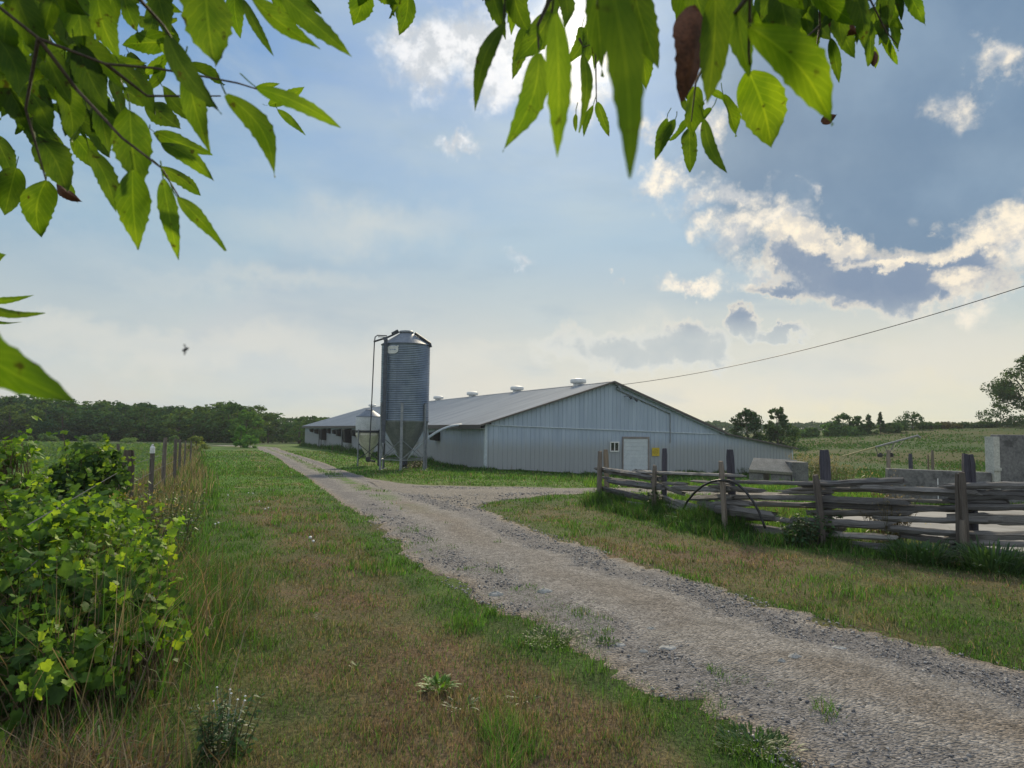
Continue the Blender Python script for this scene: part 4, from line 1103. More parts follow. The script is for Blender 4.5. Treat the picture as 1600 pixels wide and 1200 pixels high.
# tall slab standing at the right edge, with a pale strip down its edge
D = 17.0
p0 = at(1553, 679, D); p1 = at(1700, 682, D + .4); g0 = float(tz(p0[0], p0[1])) - .1
slab = empty('concrete_wall', (p0[0], p0[1], g0)); tag(slab, 'tall stained concrete slab wall standing at the right edge behind the fence', 'wall')
slab.rotation_euler = (0, 0, math.atan2(p1[1] - p0[1], p1[0] - p0[0])); Lw = np.hypot(*(p1 - p0)[:2]); Hw = p0[2] - g0
b = MB(); b.box((0, -.12, 0), (Lw, .12, Hw)); b.build('slab', CONC, slab, bevel=.02)
b = MB(); b.box((-.17, -.16, .15), (-.004, .10, Hw - .05)); b.box((-.20, -.2, .95), (-.0, -.162, 1.02)); b.build('edge_strip', surf('pale_board', (.42, .42, .38), (.55, .55, .50), 4, .7), slab)
# low wall
pa = at(1385, 731.5, 17.3); pb = at(1546, 738, 16.9); ga = float(tz(pa[0], pa[1])) - .3
lw = empty('concrete_wall', (pa[0], pa[1], ga), math.atan2(pb[1] - pa[1], pb[0] - pa[0])); tag(lw, 'low grey concrete wall behind the top fence rail, left of the tall slab', 'wall')
b = MB(); Ll = np.hypot(*(pb - pa)[:2]); b.hexa([(0, -.1, 0), (Ll, -.1, 0), (Ll, .1, 0), (0, .1, 0), (0, -.1, pa[2] - ga), (Ll, -.1, pb[2] - ga), (Ll, .1, pb[2] - ga), (0, .1, pa[2] - ga)])
b.build('slab', CONC, lw, bevel=.02)
b = MB(); b.box((Ll * .48, -.103, .45), (Ll * .49, -.1, .95)); b.build('lime_streak', WHITE, lw)
# three old posts behind the low wall
for i, (px, py, d, w_, lab, mt) in enumerate(((1388.5, 704, 18.2, 6, 'pale square post standing at the left end of the low concrete wall', POSTM), (1422.5, 710, 19, 6.5, 'short dark post behind the middle of the low concrete wall', ROUNDM),
                                        (1456, 704.5, 20, 5.5, 'tallest of the grey posts standing behind the low concrete wall', POSTM), (1450, 711, 20.4, 3, 'thin grey stake close beside the tallest post behind the low wall', TANPOST), (1542, 713, 18.4, 4, 'thin dark stake against the left edge of the tall slab', ROUNDM))):
    T = at(px, py, d); gz_ = float(tz(T[0], T[1])); r_ = w_ * d / FPX / 2
    o = timber('fence_post', (0, 0, -.3), (0, 0, T[2] - gz_), r_, r_, mt, None, nseg=8, ragged=.03, sides=9, wob=.12); o.location = (T[0], T[1], gz_)
    tag(o, lab, 'post', 'old posts behind the low wall')

# concrete bunk with a sloping lid near the barn's far corner
d0 = 37.5
A = at(1170, 733.5, d0); B = at(1238, 738, d0 - .3); C = at(1245.5, 718.6, d0 + .9); E = at(1178, 715, d0 + 1.2)
gz_ = float(tz(A[0], A[1])) - .05
bunk = empty('feed_bunk', (A[0], A[1], gz_)); tag(bunk, 'old concrete feed bunk with a sloping slab lid beside the lean-to', 'feed bunk')
O = np.array((A[0], A[1], gz_)); th = np.array((0, .05, -.16))
b = MB(); b.hexa([A + th - O, B + th - O, C + th - O, E + th - O, A - O, B - O, C - O, E - O]); b.build('lid', CONCL, bunk, bevel=.02)
def pier(u0, u1, name='pier'):
    q0 = A + (B - A) * u0; q1 = A + (B - A) * u1; w0 = E + (C - E) * u0; w1 = E + (C - E) * u1; e = np.array((0, .12, 0))
    z = lambda p: np.array((p[0], p[1], gz_ - .2))
    mb = MB(); up = np.array((0, 0, -.19)); mb.hexa([z(q0 + e) - O, z(q1 + e) - O, z(w1 - e) - O, z(w0 - e) - O, q0 + e + up - O, q1 + e + up - O, w1 - e + up - O, w0 - e + up - O]); return mb.build(name, CONC, bunk)
pier(.02, .34); pier(.52, .98)
b = MB(); q = A + (B - A) * 1.0; b.box(tuple(q - O + np.array((.02, .1, -1.1))), tuple(C - O + np.array((.16, .0, -.08)))); b.build('end_wall', CONC, bunk)

# grain auger lying out in the field
ag = gp(1316, 715); d = ag[1] * F_[1] if False else ag[1]
q0 = at(1316, 713, d); q1 = at(1367.5, 698.5, d + .8); q2 = at(1434, 680.5, d + 2.0)
aug = empty('grain_auger', tuple(ag)); tag(aug, 'long pale grain auger on a wheeled frame resting in the field', 'auger')
O = np.array(ag); rt = 2.6 * d / FPX / 2
b = MB(); b.tube([q0 - O, q1 - O], rt * .85, 10); b.build('intake_tube', surf('yellow_tube_paint', (.32, .28, .12), (.42, .37, .17), 3, .5), aug)
b = MB(); b.tube([q1 - O, q2 - O], rt * 1.15, 10); b.tube([q2 - O - np.array((.1, 0, .0)), q2 - O + np.array((.3, 0, -.25))], rt * 1.3, 8); b.build('tube', surf('grey_tube_paint', (.20, .20, .20), (.30, .30, .29), 3, .5), aug)
w0 = at(1388, 712, d + .8); w1 = at(1412, 690, d + 1.6); w2 = at(1384, 711, d + .2)
b = MB(); b.tube([q1 - O, at(1372, 709.5, d + .6) - O, w0 - O], .05, 6); b.tube([w0 - O, at(1398, 690.5, d + 1.3) - O], .045, 6); b.tube([w0 - O, at(1382, 695, d + 1.0) - O], .03, 6); b.tube([w0 - O, w1 - O], .03, 6)
b.tube([w0 - O, at(1394, 713, d + .8) - O], .05, 6); b.tube([at(1380, 711, d + .6) - O, at(1392, 691.5, d + 1.2) - O], .025, 6); b.tube([at(1386, 712, d + .6) - O, at(1404, 689, d + 1.4) - O], .025, 6)
b.build('frame', STEELD, aug)
for px in (1375, 1392):
    wc = at(px, 711.5, d + .7) - O; b = MB(); Mx = Matrix.Translation(Vector(wc)) @ Matrix.Rotation(pi / 2, 4, 'X')
    k0 = len(b.v); b.lathe([(.10, -.07), (.26, -.08), (.30, -.04), (.30, .04), (.26, .08), (.10, .07)], 18); b.v = b.v[:k0] + [tuple(Mx @ Vector(p)) for p in b.v[k0:]]; b.build('wheel', BLACKP, aug)

# overhead service wire to the barn peak
s_ = barn_s(964); W0 = np.array([BA[0] + BS[0] * s_, BA[1] + BS[1] * s_, 0]); W0 = at(972, 601, W0[1] - .4)
W1 = at(1640, 434, 27.0); pts = []
for u in np.linspace(0, 1.15, 40):
    p = W0 + (W1 - W0) * u; p = p - np.array((0, 0, 1.35 * 4 * u * (1 - u) * .40)); pts.append(p)
b = MB(); b.tube(pts, .017, 6); o = b.build('power_line', BLACKP, None, tuple(pts[0])); tag(o, 'single black overhead wire sagging from the barn peak to the upper right', 'wire')

# ------------------------------------------------------------------ old wire fence on the left
wf = empty('wire_fence', (-5.5, 10.0, 0)); tag(wf, 'old post and wire fence half buried in dry grass on the left', 'fence')
WO = Vector((-5.5, 10, 0)); heads = []
for (px, py, d, w_, lean, mt) in ((185, 695, 9.6, 5.5, .07, POSTM), (203, 705, 10.0, 18, 0, TANPOST), (238.5, 697, 12.6, 7, 0, POSTM), (259, 685, 16, 6.5, 0, ROUNDM), (274.5, 687, 19.5, 5, 0, ROUNDM), (281.5, 687.5, 23, 4, 0, ROUNDM), (290, 688.5, 28, 3.2, 0, ROUNDM), (299, 689, 36, 2.6, 0, ROUNDM)):
    T = at(px, py, d); g = float(tz(T[0], T[1])); r_ = w_ * d / FPX / 2
    timber('post', (T[0] + lean * 1.4, T[1], g - .1), (T[0], T[1], T[2]), r_, r_, POSTM if mt is ROUNDM else mt, wf, nseg=10, ragged=.03, sides=10, wob=.12, org=WO); heads.append((T, g))
T, g = heads[2]; b = MB(); b.lathe([(.045, 0), (.045, .10), (.015, .16)], 8, c=(T[0] - WO.x, T[1] - WO.y)); b.v = [(x, y, z + T[2] - .13) for x, y, z in b.v]; b.build('cap', WHITE, wf)
b = MB()
for hh in (.45, .75, 1.02):
    P_ = [Vector((T[0], T[1], g + hh)) - WO for T, g in heads[1:]]; P_ = [Vector((-2.9, 4.2, hh)) - WO] + P_; b.tube(P_, .004, 4)
b.build('wire', STEELD, wf)

# ------------------------------------------------------------------ stones lying in the drive
STONE = surf('limestone', (.26, .255, .245), (.44, .43, .41), 9, .9, bstr=.5)
for (px, py, w_, hh, lab) in ((775, 932, 20, 5, 'farthest pale flat stone, at the left edge of the drive'), (851, 928, 22, 6, 'broad pale flat stone just right of the farthest flat stone in the drive'), (1018, 988, 17, 5, 'small grey stone in the middle of the drive'),
                              (968, 1012, 16, 4, 'low stone beside the green tuft in the drive'), (1005, 1022, 14, 4, 'yellowish flat stone near the left side of the drive'), (1242, 1034, 26, 9, 'largest pale stone in the middle of the drive'), (1222, 1041, 15, 8, 'rounded grey stone touching the largest pale stone'),
                              (1310, 1017, 22, 4, 'thin pale flat stone towards the right side of the drive'), (1045, 1016, 26, 4, 'long flat pale slab sunk in the gravel of the drive')):
    P_ = gp(px, py); r_ = w_ * P_[1] / FPX / 2; b = MB(); n = 11
    prof = [(1.0, -.3), (1.02, .1), (.85, .6), (.5, .9), (.02, 1.0)]
    for (q, z) in prof:
        for k in range(n):
            a = 2 * pi * k / n; jit = .75 + .5 * _h(k, px, 3); b.v.append((q * jit * r_ * math.cos(a), q * jit * r_ * .75 * math.sin(a), z * hh * P_[1] / FPX * (.8 + .4 * _h(k, py, 4))))
    for i in range(len(prof) - 1):
        for k in range(n): b.f.append((i * n + k, i * n + (k + 1) % n, (i + 1) * n + (k + 1) % n, (i + 1) * n + k))
    b.f.append(tuple((len(prof) - 1) * n + k for k in range(n)))
    o = b.build('stone', STONE); o.location = (P_[0], P_[1], P_[2] + .015); tag(o, lab, 'stone', 'stones in the drive')

# ------------------------------------------------------------------ small plants of the lawn
PLANTM = leafmat('weed_leaves', .4, .5, .06)
def leafy(name, px, py, spread, height, n, col, lab, cat='weed', group=None, wide=.22, up=.5, P_=None, flowers=0, fcol=(.75, .75, .72), par=None):
    P_ = gp(px, py) if P_ is None else P_
    V = []; C_ = []
    for i in range(n):
        a = rnd.random() * 2 * pi; r0 = spread * .45 * math.sqrt(rnd.random()); L = height * rnd.uniform(.6, 1.15); el = rnd.uniform(up * .4, min(1.5, up * 1.5))
        z0 = rnd.random() ** 1.5 * height * .55; d = Vector((math.cos(a) * math.cos(el), math.sin(a) * math.cos(el), math.sin(el))); s = Vector((-math.sin(a), math.cos(a), 0)); w_ = L * wide * rnd.uniform(.7, 1.2)
        p = Vector((math.cos(a) * r0, math.sin(a) * r0, z0)); Lx = L * (1.1 if el < .6 else .85)
        m1 = p + d * Lx * .3; m2 = p + d * Lx * .65 + Vector((0, 0, -.05 * L)); tp = p + d * Lx + Vector((0, 0, -.22 * L))
        V += [p, m1 - s * w_ * .45, m1 + s * w_ * .45, m2 - s * w_ * .38, m2 + s * w_ * .38, tp]
        k = rnd.uniform(.65, 1.35); C_.append((col[0] * k, col[1] * k, col[2] * k))
    o = mass(name, np.array([tuple(v) for v in V]), 6, [(0, 1, 2), (1, 3, 4, 2), (3, 5, 4)], PLANTM, np.array(C_), origin=(0, 0, 0)); o.location = P_
    if flowers:
        b = MB()
        for i in range(flowers):
            a = rnd.random() * 6.28; q = spread * .5 * rnd.random(); z = height * rnd.uniform(.9, 1.3); x, y = q * math.cos(a), q * math.sin(a)
            b.tube([(x * .3, y * .3, z * .6), (x, y, z)], .0009, 3); f0 = len(b.v); r_ = rnd.uniform(.005, .009)
            b.lathe([(.002, z - .003), (r_, z), (r_ * .5, z + .006)], 7, c=(x, y))
        b.build('flower', surf('white_petals', fcol, fcol, 5, .7), o)
    tag(o, lab, cat, group); return o
def stalky(name, P_, spread, height, nst, nleaf, lsz, col, lab, cat='weed', lean=.35, head=0, hcol=(.3, .24, .13), narrow=.45, group=None):
    """a clump of thin stems carrying many small leaves, seed heads on top"""
    V = []; C_ = []; b = MB()
    for i in range(nst):
        a = rnd.random() * 6.28; q = spread * .5 * math.sqrt(rnd.random()); H = height * rnd.uniform(.55, 1.12); la = rnd.random() * 6.28; le = lean * H * rnd.random()
        p0 = Vector((q * .7 * math.cos(a), q * .7 * math.sin(a), -.03)); p2 = Vector((q * math.cos(a) + le * math.cos(la), q * math.sin(a) + le * math.sin(la), H)); p1 = p0.lerp(p2, .5) + Vector((0, 0, .08 * H))
        b.tube([p0, p1, p2], [.0045, .0035, .0015], 4)
        for j in range(nleaf):
            u = rnd.random() ** .7; c = p0 * (1 - u) ** 2 + p1 * 2 * u * (1 - u) + p2 * u * u
            ln = lsz * rnd.uniform(.6, 1.35) * (1.15 - .5 * u); al = rnd.random() * 6.28; d = Vector((math.cos(al), math.sin(al), rnd.uniform(-.5, .8))).normalized(); sd = d.cross(Vector((rnd.gauss(0, .4), rnd.gauss(0, .4), 1))).normalized(); w_ = ln * narrow * .5
            m = c + d * ln * .45; tp = c + d * ln + Vector((0, 0, -.2 * ln)); V += [c, m - sd * w_, tp, m + sd * w_]
            k = rnd.uniform(.6, 1.4); C_.append((col[0] * k, col[1] * k, col[2] * k))
        for j in range(head):
            c = p2 + Vector((rnd.gauss(0, .03), rnd.gauss(0, .03), -rnd.random() * .16 * H)); d = Vector((rnd.gauss(0, .5), rnd.gauss(0, .5), 1)).normalized(); sd = d.orthogonal().normalized(); ln = lsz * rnd.uniform(.4, .8)
            V += [c, c + d * ln * .5 - sd * ln * .25, c + d * ln, c + d * ln * .5 + sd * ln * .25]; k = rnd.uniform(.7, 1.3); C_.append((hcol[0] * k, hcol[1] * k, hcol[2] * k))
    root = empty(name, tuple(P_)); tag(root, lab, cat, group)
    mass('foliage', np.array([tuple(v) for v in V]), 4, [(0, 1, 2, 3)], PLANTM, np.clip(np.array(C_), .004, .6), parent=root)
    b.build('stem', STALK, root); return root
STALK = surf('dry_stalk', (.07, .08, .035), (.15, .13, .065), 14, .8)
leafy('weed', 686, 1078, .17, .085, 130, (.10, .22, .03), 'bright green leafy weed in the scorched lawn below the middle', up=.8)
leafy('weed', 722, 1112, .22, .085, 34, (.07, .11, .05), 'grey green spiky weed in the foreground lawn, right of the bright one', wide=.16, up=.6)
stalky('weed', gp(350, 1180), .26, .26, 26, 22, .045, (.055, .12, .045), 'dark leafy weed at the bottom left of the lawn, a few white petals on it', narrow=.4)
wd = [o for o in bpy.data.objects if o.get('label', '').startswith('dark leafy weed at the bottom left')][0]; b = MB()
for i in range(7):
    a = rnd.random() * 6.28; q = .05 + .05 * rnd.random(); z = .25 + .09 * rnd.random(); x_, y_ = q * math.cos(a), q * math.sin(a)
    b.lathe([(.002, z - .003), (.0065, z), (.003, z + .004)], 7, c=(x_, y_)); b.tube([(x_ * .4, y_ * .4, .08), (x_, y_, z)], .0008, 3)
b.build('flower', WHITE, wd)
leafy('weed', 505, 968, .12, .05, 16, (.06, .10, .045), 'flat small weed in the lawn left of the drive', up=.5)
leafy('weed', 816, 1096, .14, .07, 22, (.07, .11, .04), 'small dull weed near the bottom middle of the lawn', up=.6)
leafy('weed', 561, 1046, .10, .06, 14, (.09, .16, .03), 'little bright weed in the middle of the lawn', up=.7)
leafy('weed', 380, 935, .10, .05, 14, (.09, .2, .03), 'lime weed at the right edge of the grape vine', up=.7)
leafy('weed', 948, 1008, .20, .05, 170, (.05, .11, .03), 'dark green tuft growing in the gravel near the left edge', up=.9)
leafy('weed', 865, 1000, .55, .05, 420, (.055, .115, .032), 'spreading green clump growing into the left edge of the gravel', up=.8)
leafy('weed', 1373, 1086, .12, .04, 70, (.06, .10, .03), 'small green tuft alone in the right part of the gravel', up=.9)
leafy('weed', 1500, 1134, .16, .04, 80, (.07, .10, .03), 'thin tuft in the gravel close to the lower right corner', up=.9)
leafy('weed', 1182, 1168, .45, .055, 420, (.05, .115, .03), 'dark green clump at the gravel edge at the bottom of the picture', up=.9)
leafy('weed', 1440, 878, .8, .28, 380, (.055, .12, .045), 'low dark green growth under the bottom rail', up=.9, wide=.1)
leafy('weed', 1548, 893, .70, .34, 460, (.06, .125, .05), 'dark green overhanging grass clump at the foot of the last fence stake', up=1.0, wide=.07)
leafy('weed', 1090, 822, .7, .30, 360, (.06, .135, .05), 'green grass clump below the black hose', up=1.0, wide=.07)
stalky('weed', gp(1250, 852), .62, .42, 46, 26, .075, (.05, .115, .05), 'bushy dark green weed in front of the rail fence between two stakes', narrow=.5)
stalky('weed', gp(1295, 852), .24, .50, 12, 16, .10, (.06, .14, .045), 'broad leaved weed climbing the fourth fence stake', narrow=.75)
stalky('weed', gp(1022, 806), .26, .58, 14, 18, .08, (.05, .12, .035), 'green vine leaves climbing the second fence stake', narrow=.8)
stalky('weed', gp(948, 788), .6, .40, 30, 20, .08, (.055, .125, .04), 'green weeds round the first fence stakes', narrow=.5)
stalky('weed', gp(1394, 860), .50, .85, 60, 16, .06, (.15, .115, .065), 'tall brown dried weed clump leaning through the fence rails', narrow=.35, lean=.5, head=3)
stalky('weed', gp(1372, 850), .26, 1.02, 16, 4, .07, (.26, .21, .12), 'pale straw seed stalks rising through the upper rails', head=9, lean=.3)
stalky('weed', gp(646, 732), 1.4, .55, 40, 16, .12, (.06, .07, .04), 'dark brambly weeds under the tall feed silo', narrow=.6)
stalky('weed', gp(1270, 748), 3.2, 1.45, 190, 9, .13, (.15, .15, .07), 'tall tan weeds gone to seed just right of the feed bunk', head=7, hcol=(.36, .30, .18))
stalky('weed', gp(1222, 716), 3.4, 1.25, 120, 9, .14, (.11, .14, .06), 'tall weeds standing behind the feed bunk against the lean-to', head=4, hcol=(.34, .32, .24))
stalky('weed', gp(1312, 750), 2.4, .95, 90, 9, .12, (.17, .16, .075), 'tan weeds behind the fourth round fence post', head=6)
stalky('weed', gp(1165, 742), 1.6, .55, 40, 14, .12, (.06, .12, .045), 'low green weeds left of the feed bunk')
stalky('weed', gp(548, 706), 3.0, .75, 60, 12, .14, (.06, .12, .045), 'tall green weeds below the far black wind cover on the barn')
leafy('weed', 1450, 822, .10, .07, 12, (.65, .55, .02), 'small bright yellow weed on the concrete behind the fence', up=1.0, wide=.5)
def dandelion(px, py, hh, lab):
    P_ = gp(px, py); o = empty('dandelion', tuple(P_)); tag(o, lab, 'dandelion', 'white seed heads in the lawn')
    b = MB(); b.tube([(0, 0, 0), (.008, 0, hh * .6), (.003, 0, hh)], .0028, 5); b.build('stem', surf('pale_stem', (.25, .22, .13), (.33, .30, .18), 9, .7), o)
    b = MB(); k = .5 + 2.4 * hh; b.lathe([(.004 * k, hh - .02 * k), (.018 * k, hh - .012 * k), (.022 * k, hh), (.018 * k, hh + .012 * k), (.004 * k, hh + .02 * k)], 9); b.build('seed_head', WHITE, o)
dandelion(484, 866, .21, 'tallest dandelion seed head, in the brown lawn left of the drive'); dandelion(489, 864, .15, 'shorter dandelion seed head next to the tallest one')
STEMM = None
for (px, py) in ((414, 803), (419, 801), (341, 826), (336, 828), (388, 776), (395, 777), (356, 780), (300, 770), (455, 742), (405, 790)):
    dandelion(px, py, .09, 'small white seed head in the green part of the lawn')

# ------------------------------------------------------------------ fly in the air
fl = at(290, 546, .62); fly = empty('fly', tuple(fl)); tag(fly, 'small dark fly hovering in front of the pale sky on the left', 'fly')
b = MB(); dv = Vector(R_) * .0029 + Vector(U_) * .0016
b.tube([-dv, -dv * .6, dv * .1, dv * .55, dv * 1.0], [.0005, .0013, .0014, .0010, .0006], 8); b.build('body', BLACKP, fly, smooth=True)
m_, t_ = newmat('fly_wing'); tp_ = t_.add('ShaderNodeBsdfTransparent'); df = t_.add('ShaderNodeBsdfDiffuse'); df.inputs[0].default_value = (.25, .25, .24, 1); mx_ = t_.add('ShaderNodeMixShader'); mx_.inputs[0].default_value = .5
t_.l.new(tp_.outputs[0], mx_.inputs[1]); t_.l.new(df.outputs[0], mx_.inputs[2]); t_.l.new(mx_.outputs[0], t_.out.inputs[0])
for sgn in (1, -1):
    b = MB(); r_, u_ = Vector(R_), Vector(U_); s_ = .001
    pts = [Vector((0, 0, 0)), r_ * -1.3 * s_ + u_ * sgn * 2.2 * s_, r_ * -2.2 * s_ + u_ * sgn * 4.6 * s_, r_ * -.7 * s_ + u_ * sgn * 5.2 * s_, r_ * .5 * s_ + u_ * sgn * 2.4 * s_]
    k = Vector(F_) * .00003; b.v += [tuple(p) for p in pts] + [tuple(p + k) for p in pts]; n = 5
    b.f += [tuple(range(n)), tuple(reversed(range(n, 2 * n)))] + [(i, (i + 1) % n, (i + 1) % n + n, i + n) for i in range(n)]
    b.build('wing', m_, fly)
# ------------------------------------------------------------------ trees
CROWNM = leafmat('tree_leaves', .3, .6, 0)
BARK = surf('bark', (.06, .05, .045), (.12, .10, .085), 8, .9, stretch=(1, 1, .2))
CROWN_FACES = [(0, 1, 2, 3)]; TREEK = 2.1
def crown_points(n, W, Hc, z0, ncl, shape, seed, gap=.0):
    """leaf-clump positions: many small clumps hung through the crown, thick at the outside"""
    rs = np.random.RandomState(seed); out = []; nrm = []; cid = []
    C = []
    for i in range(ncl):
        u = rs.rand(); a = rs.rand() * 2 * pi
        if shape == 'round': pr = math.sin(pi * min(1, .12 + .86 * u)) ** .7
        elif shape == 'cone': pr = (1 - u) ** .85 + .04
        elif shape == 'column': pr = math.sin(pi * min(1, .10 + .88 * u)) ** .45
        else: pr = math.sin(pi * min(1, .22 + .76 * u)) ** .6
        q = pr * W / 2 * rs.uniform(.35, .98) ** .6
        C.append((q * math.cos(a), q * math.sin(a), z0 + u * Hc, max(.10 * W, .19 * W * rs.uniform(.5, 1.15)) * (.55 + .45 * pr)))
    C = np.array(C); w = C[:, 3] ** 2; pick = rs.choice(len(C), n, p=w / w.sum())
    d = rs.normal(size=(n, 3)); d /= np.linalg.norm(d, axis=1)[:, None]
    r = rs.rand(n) ** .45
    P = C[pick, :3] + d * (C[pick, 3] * r)[:, None] * np.array((1, 1, .72))
    return P, d, pick, C

def leaf_cards(P, d, size, rs, flat=.45):
    n = len(P); nn = d + rs.normal(0, .55, (n, 3)) + np.array((0, 0, .35)); nn /= np.linalg.norm(nn, axis=1)[:, None]
    t1 = np.cross(nn, rs.normal(size=(n, 3))); t1 /= np.linalg.norm(t1, axis=1)[:, None]; t2 = np.cross(nn, t1)
    s = size * rs.uniform(.5, 1.3, n)[:, None]
    j = lambda: rs.uniform(.7, 1.25, (n, 1))
    return np.stack([P - t1 * s * j(), P - t2 * s * .6 * j(), P + t1 * s * j(), P + t2 * s * .6 * j()], 1).reshape(-1, 3)

def make_tree(name, H, W, shape, n, leaf, col, seed, bare=.12, ncl=34, lab=None, group=None, trunk_r=None, col2=None):
    rs = np.random.RandomState(seed)
    root = empty(name, (0, 0, 0))
    z0 = bare * H; P, d, pick, C = crown_points(n, W, H * (1 - bare) * .96, z0, ncl, shape, seed)
    V = leaf_cards(P, d, leaf, rs)
    c1 = np.array(col); c2 = np.array(col2 if col2 is not None else (col[0] * 1.55, col[1] * 1.45, col[2] * 1.2))
    k = np.clip(rs.rand(len(C))[pick] * .75 + rs.rand(n) * .35, 0, 1)[:, None]
    cc = TREEK * (c1 * (1 - k) + c2 * k) * (1 + rs.normal(0, .16, (n, 1)))
    cr = mass('crown', V, 4, CROWN_FACES, CROWNM, np.clip(cc, .004, .5), parent=root)
    tr = trunk_r or H * .018; b = MB()
    b.tube([(0, 0, -.4), (.01 * H, 0, H * .2), (-.01 * H, .01 * H, H * .5), (0, 0, H * .85)], [tr * 1.4, tr, tr * .6, tr * .15], 8)
    for i in rs.choice(len(C), min(len(C), 11), replace=False):
        cx, cy, cz, cr_ = C[i]; zb_ = max(z0 * .8, cz * .55)
        b.tube([(0, 0, zb_), (cx * .5, cy * .5, (zb_ + cz) / 2 + .02 * H), (cx, cy, cz)], [tr * .45, tr * .25, tr * .07], 5)
    b.build('trunk', BARK, root)
    if lab: tag(root, lab, 'tree' if 'shrub' not in name else 'shrub', group)
    return root

# wood beyond the bean field: a few individuals, copied
protos = []
for i, (nm, H, W, shp, n, lf, col, br) in enumerate((('deciduous_tree', 10, 8.5, 'round', 1500, .36, (.020, .044, .020), .03), ('deciduous_tree', 10, 7.5, 'column', 1500, .36, (.030, .054, .020), .02), ('deciduous_tree', 10, 10, 'round', 1700, .38, (.014, .034, .020), .02),
                                          ('deciduous_tree', 10, 7, 'column', 1400, .34, (.034, .062, .022), .04), ('conifer_tree', 10, 4.6, 'cone', 1300, .30, (.018, .036, .020), .03))):
    protos.append((make_tree(nm, H, W, shp, n, lf, col, 100 + i, br, ncl=46 if shp != 'cone' else 60), H))
used = [False] * len(protos)
def put_tree(i, x, y, H, wk, lab, cat, group):
    o, H0 = protos[i]
    if used[i]: o = copy_tree(o)
    used[i] = True; s = H / H0; o.location = (x, y, float(tz(x, y)) - .1); o.scale = (s * wk, s * wk, s); o.rotation_euler = (0, 0, rnd.random() * 6.28)
    tag(o, lab, cat, group); return o
topx = [-200, 0, 60, 100, 150, 200, 250, 280, 300, 330, 352, 378, 400, 412, 425, 440, 470, 500, 530]
topy = [612, 617, 619, 623, 627, 629, 632, 635, 637, 632, 630, 627, 630, 640, 654, 654, 650, 648, 655]
for row, (dd, stepx) in enumerate(((128, 24), (140, 20), (152, 18))):
    px = -130 + 6 * row
    while px < (545 if row else 470):
        D = dd + rnd.uniform(-4, 4); ty = np.interp(px, topx, topy) + rnd.uniform(-5, 13) - (0 if row else -5)
        T = at(px, ty, D); g = float(tz(T[0], T[1])); H = T[2] - g
        con = px > 412
        if 405 < px < 425 and row == 2: px += 8; continue
        i = 4 if con and rnd.random() < .75 else rnd.choice((0, 1, 2, 3, 0, 2))
        lab = 'dark pointed conifer in the wood behind the far end of the barn' if i == 4 else 'dark green broadleaf tree in the wood beyond the bean field'
        put_tree(i, T[0], T[1], H, rnd.uniform(1.0, 1.9), lab, 'tree', 'conifers of the far wood' if i == 4 else 'broadleaf trees of the far wood')
        px += stepx * rnd.uniform(.75, 1.3)
# the brighter tree standing out at the wood's right end, and the vine-hung arch bush
def single(name, px, ytop, ybase, wpx, D, shape, n, leaf, col, seed, lab, bare=.08, ncl=40, cat='tree', on_ground=True, col2=None):
    T = at(px, ytop, D); g = float(tz(T[0], T[1])); H = T[2] - g
    if not on_ground: pass
    o = make_tree(name, H, wpx * D / FPX, shape, n, leaf, col, seed, bare, ncl, col2=col2); o.location = (T[0], T[1], g - .05); tag(o, lab, cat); return o
single('deciduous_tree', 386, 640, 690, 52, 112, 'round', 2600, .24, (.035, .075, .022), 201, 'fuller brighter green tree at the right end of the wood, behind the arched bush', .02, 50)
single('deciduous_tree', 372, 628, 690, 50, 124, 'round', 2200, .28, (.020, .046, .018), 202, 'tallest dark tree at the right end of the wood', .02, 46)
single('shrub', 377, 666, 690, 26, 84, 'round', 1700, .13, (.035, .085, .025), 203, 'rounded vine covered bush at the far end of the lawn', .02, 36, 'shrub')
single('shrub', 391, 679, 691, 22, 82, 'round', 900, .13, (.045, .10, .03), 204, 'low green bush hugging the rounded bush at the far end', .02, 26, 'shrub')
single('shrub', 308, 681, 692, 34, 60, 'round', 900, .11, (.075, .10, .04), 205, 'pale green bush among the dry grass where the wire fence ends', .02, 30, 'shrub')
for k, (px, yt, w_) in enumerate(((70, 677, 20), (44, 681, 16), (78, 679, 24), (155, 676, 18), (205, 684, 30), (132, 680, 18), (272, 678, 14))):
    single('shrub', px, yt, 690, w_, 112, 'round', 420, .18, (.05, .09, .035), 230 + k, 'small green bush at the far edge of the bean field', .02, 20, 'shrub')['group'] = 'bushes at the far edge of the field'

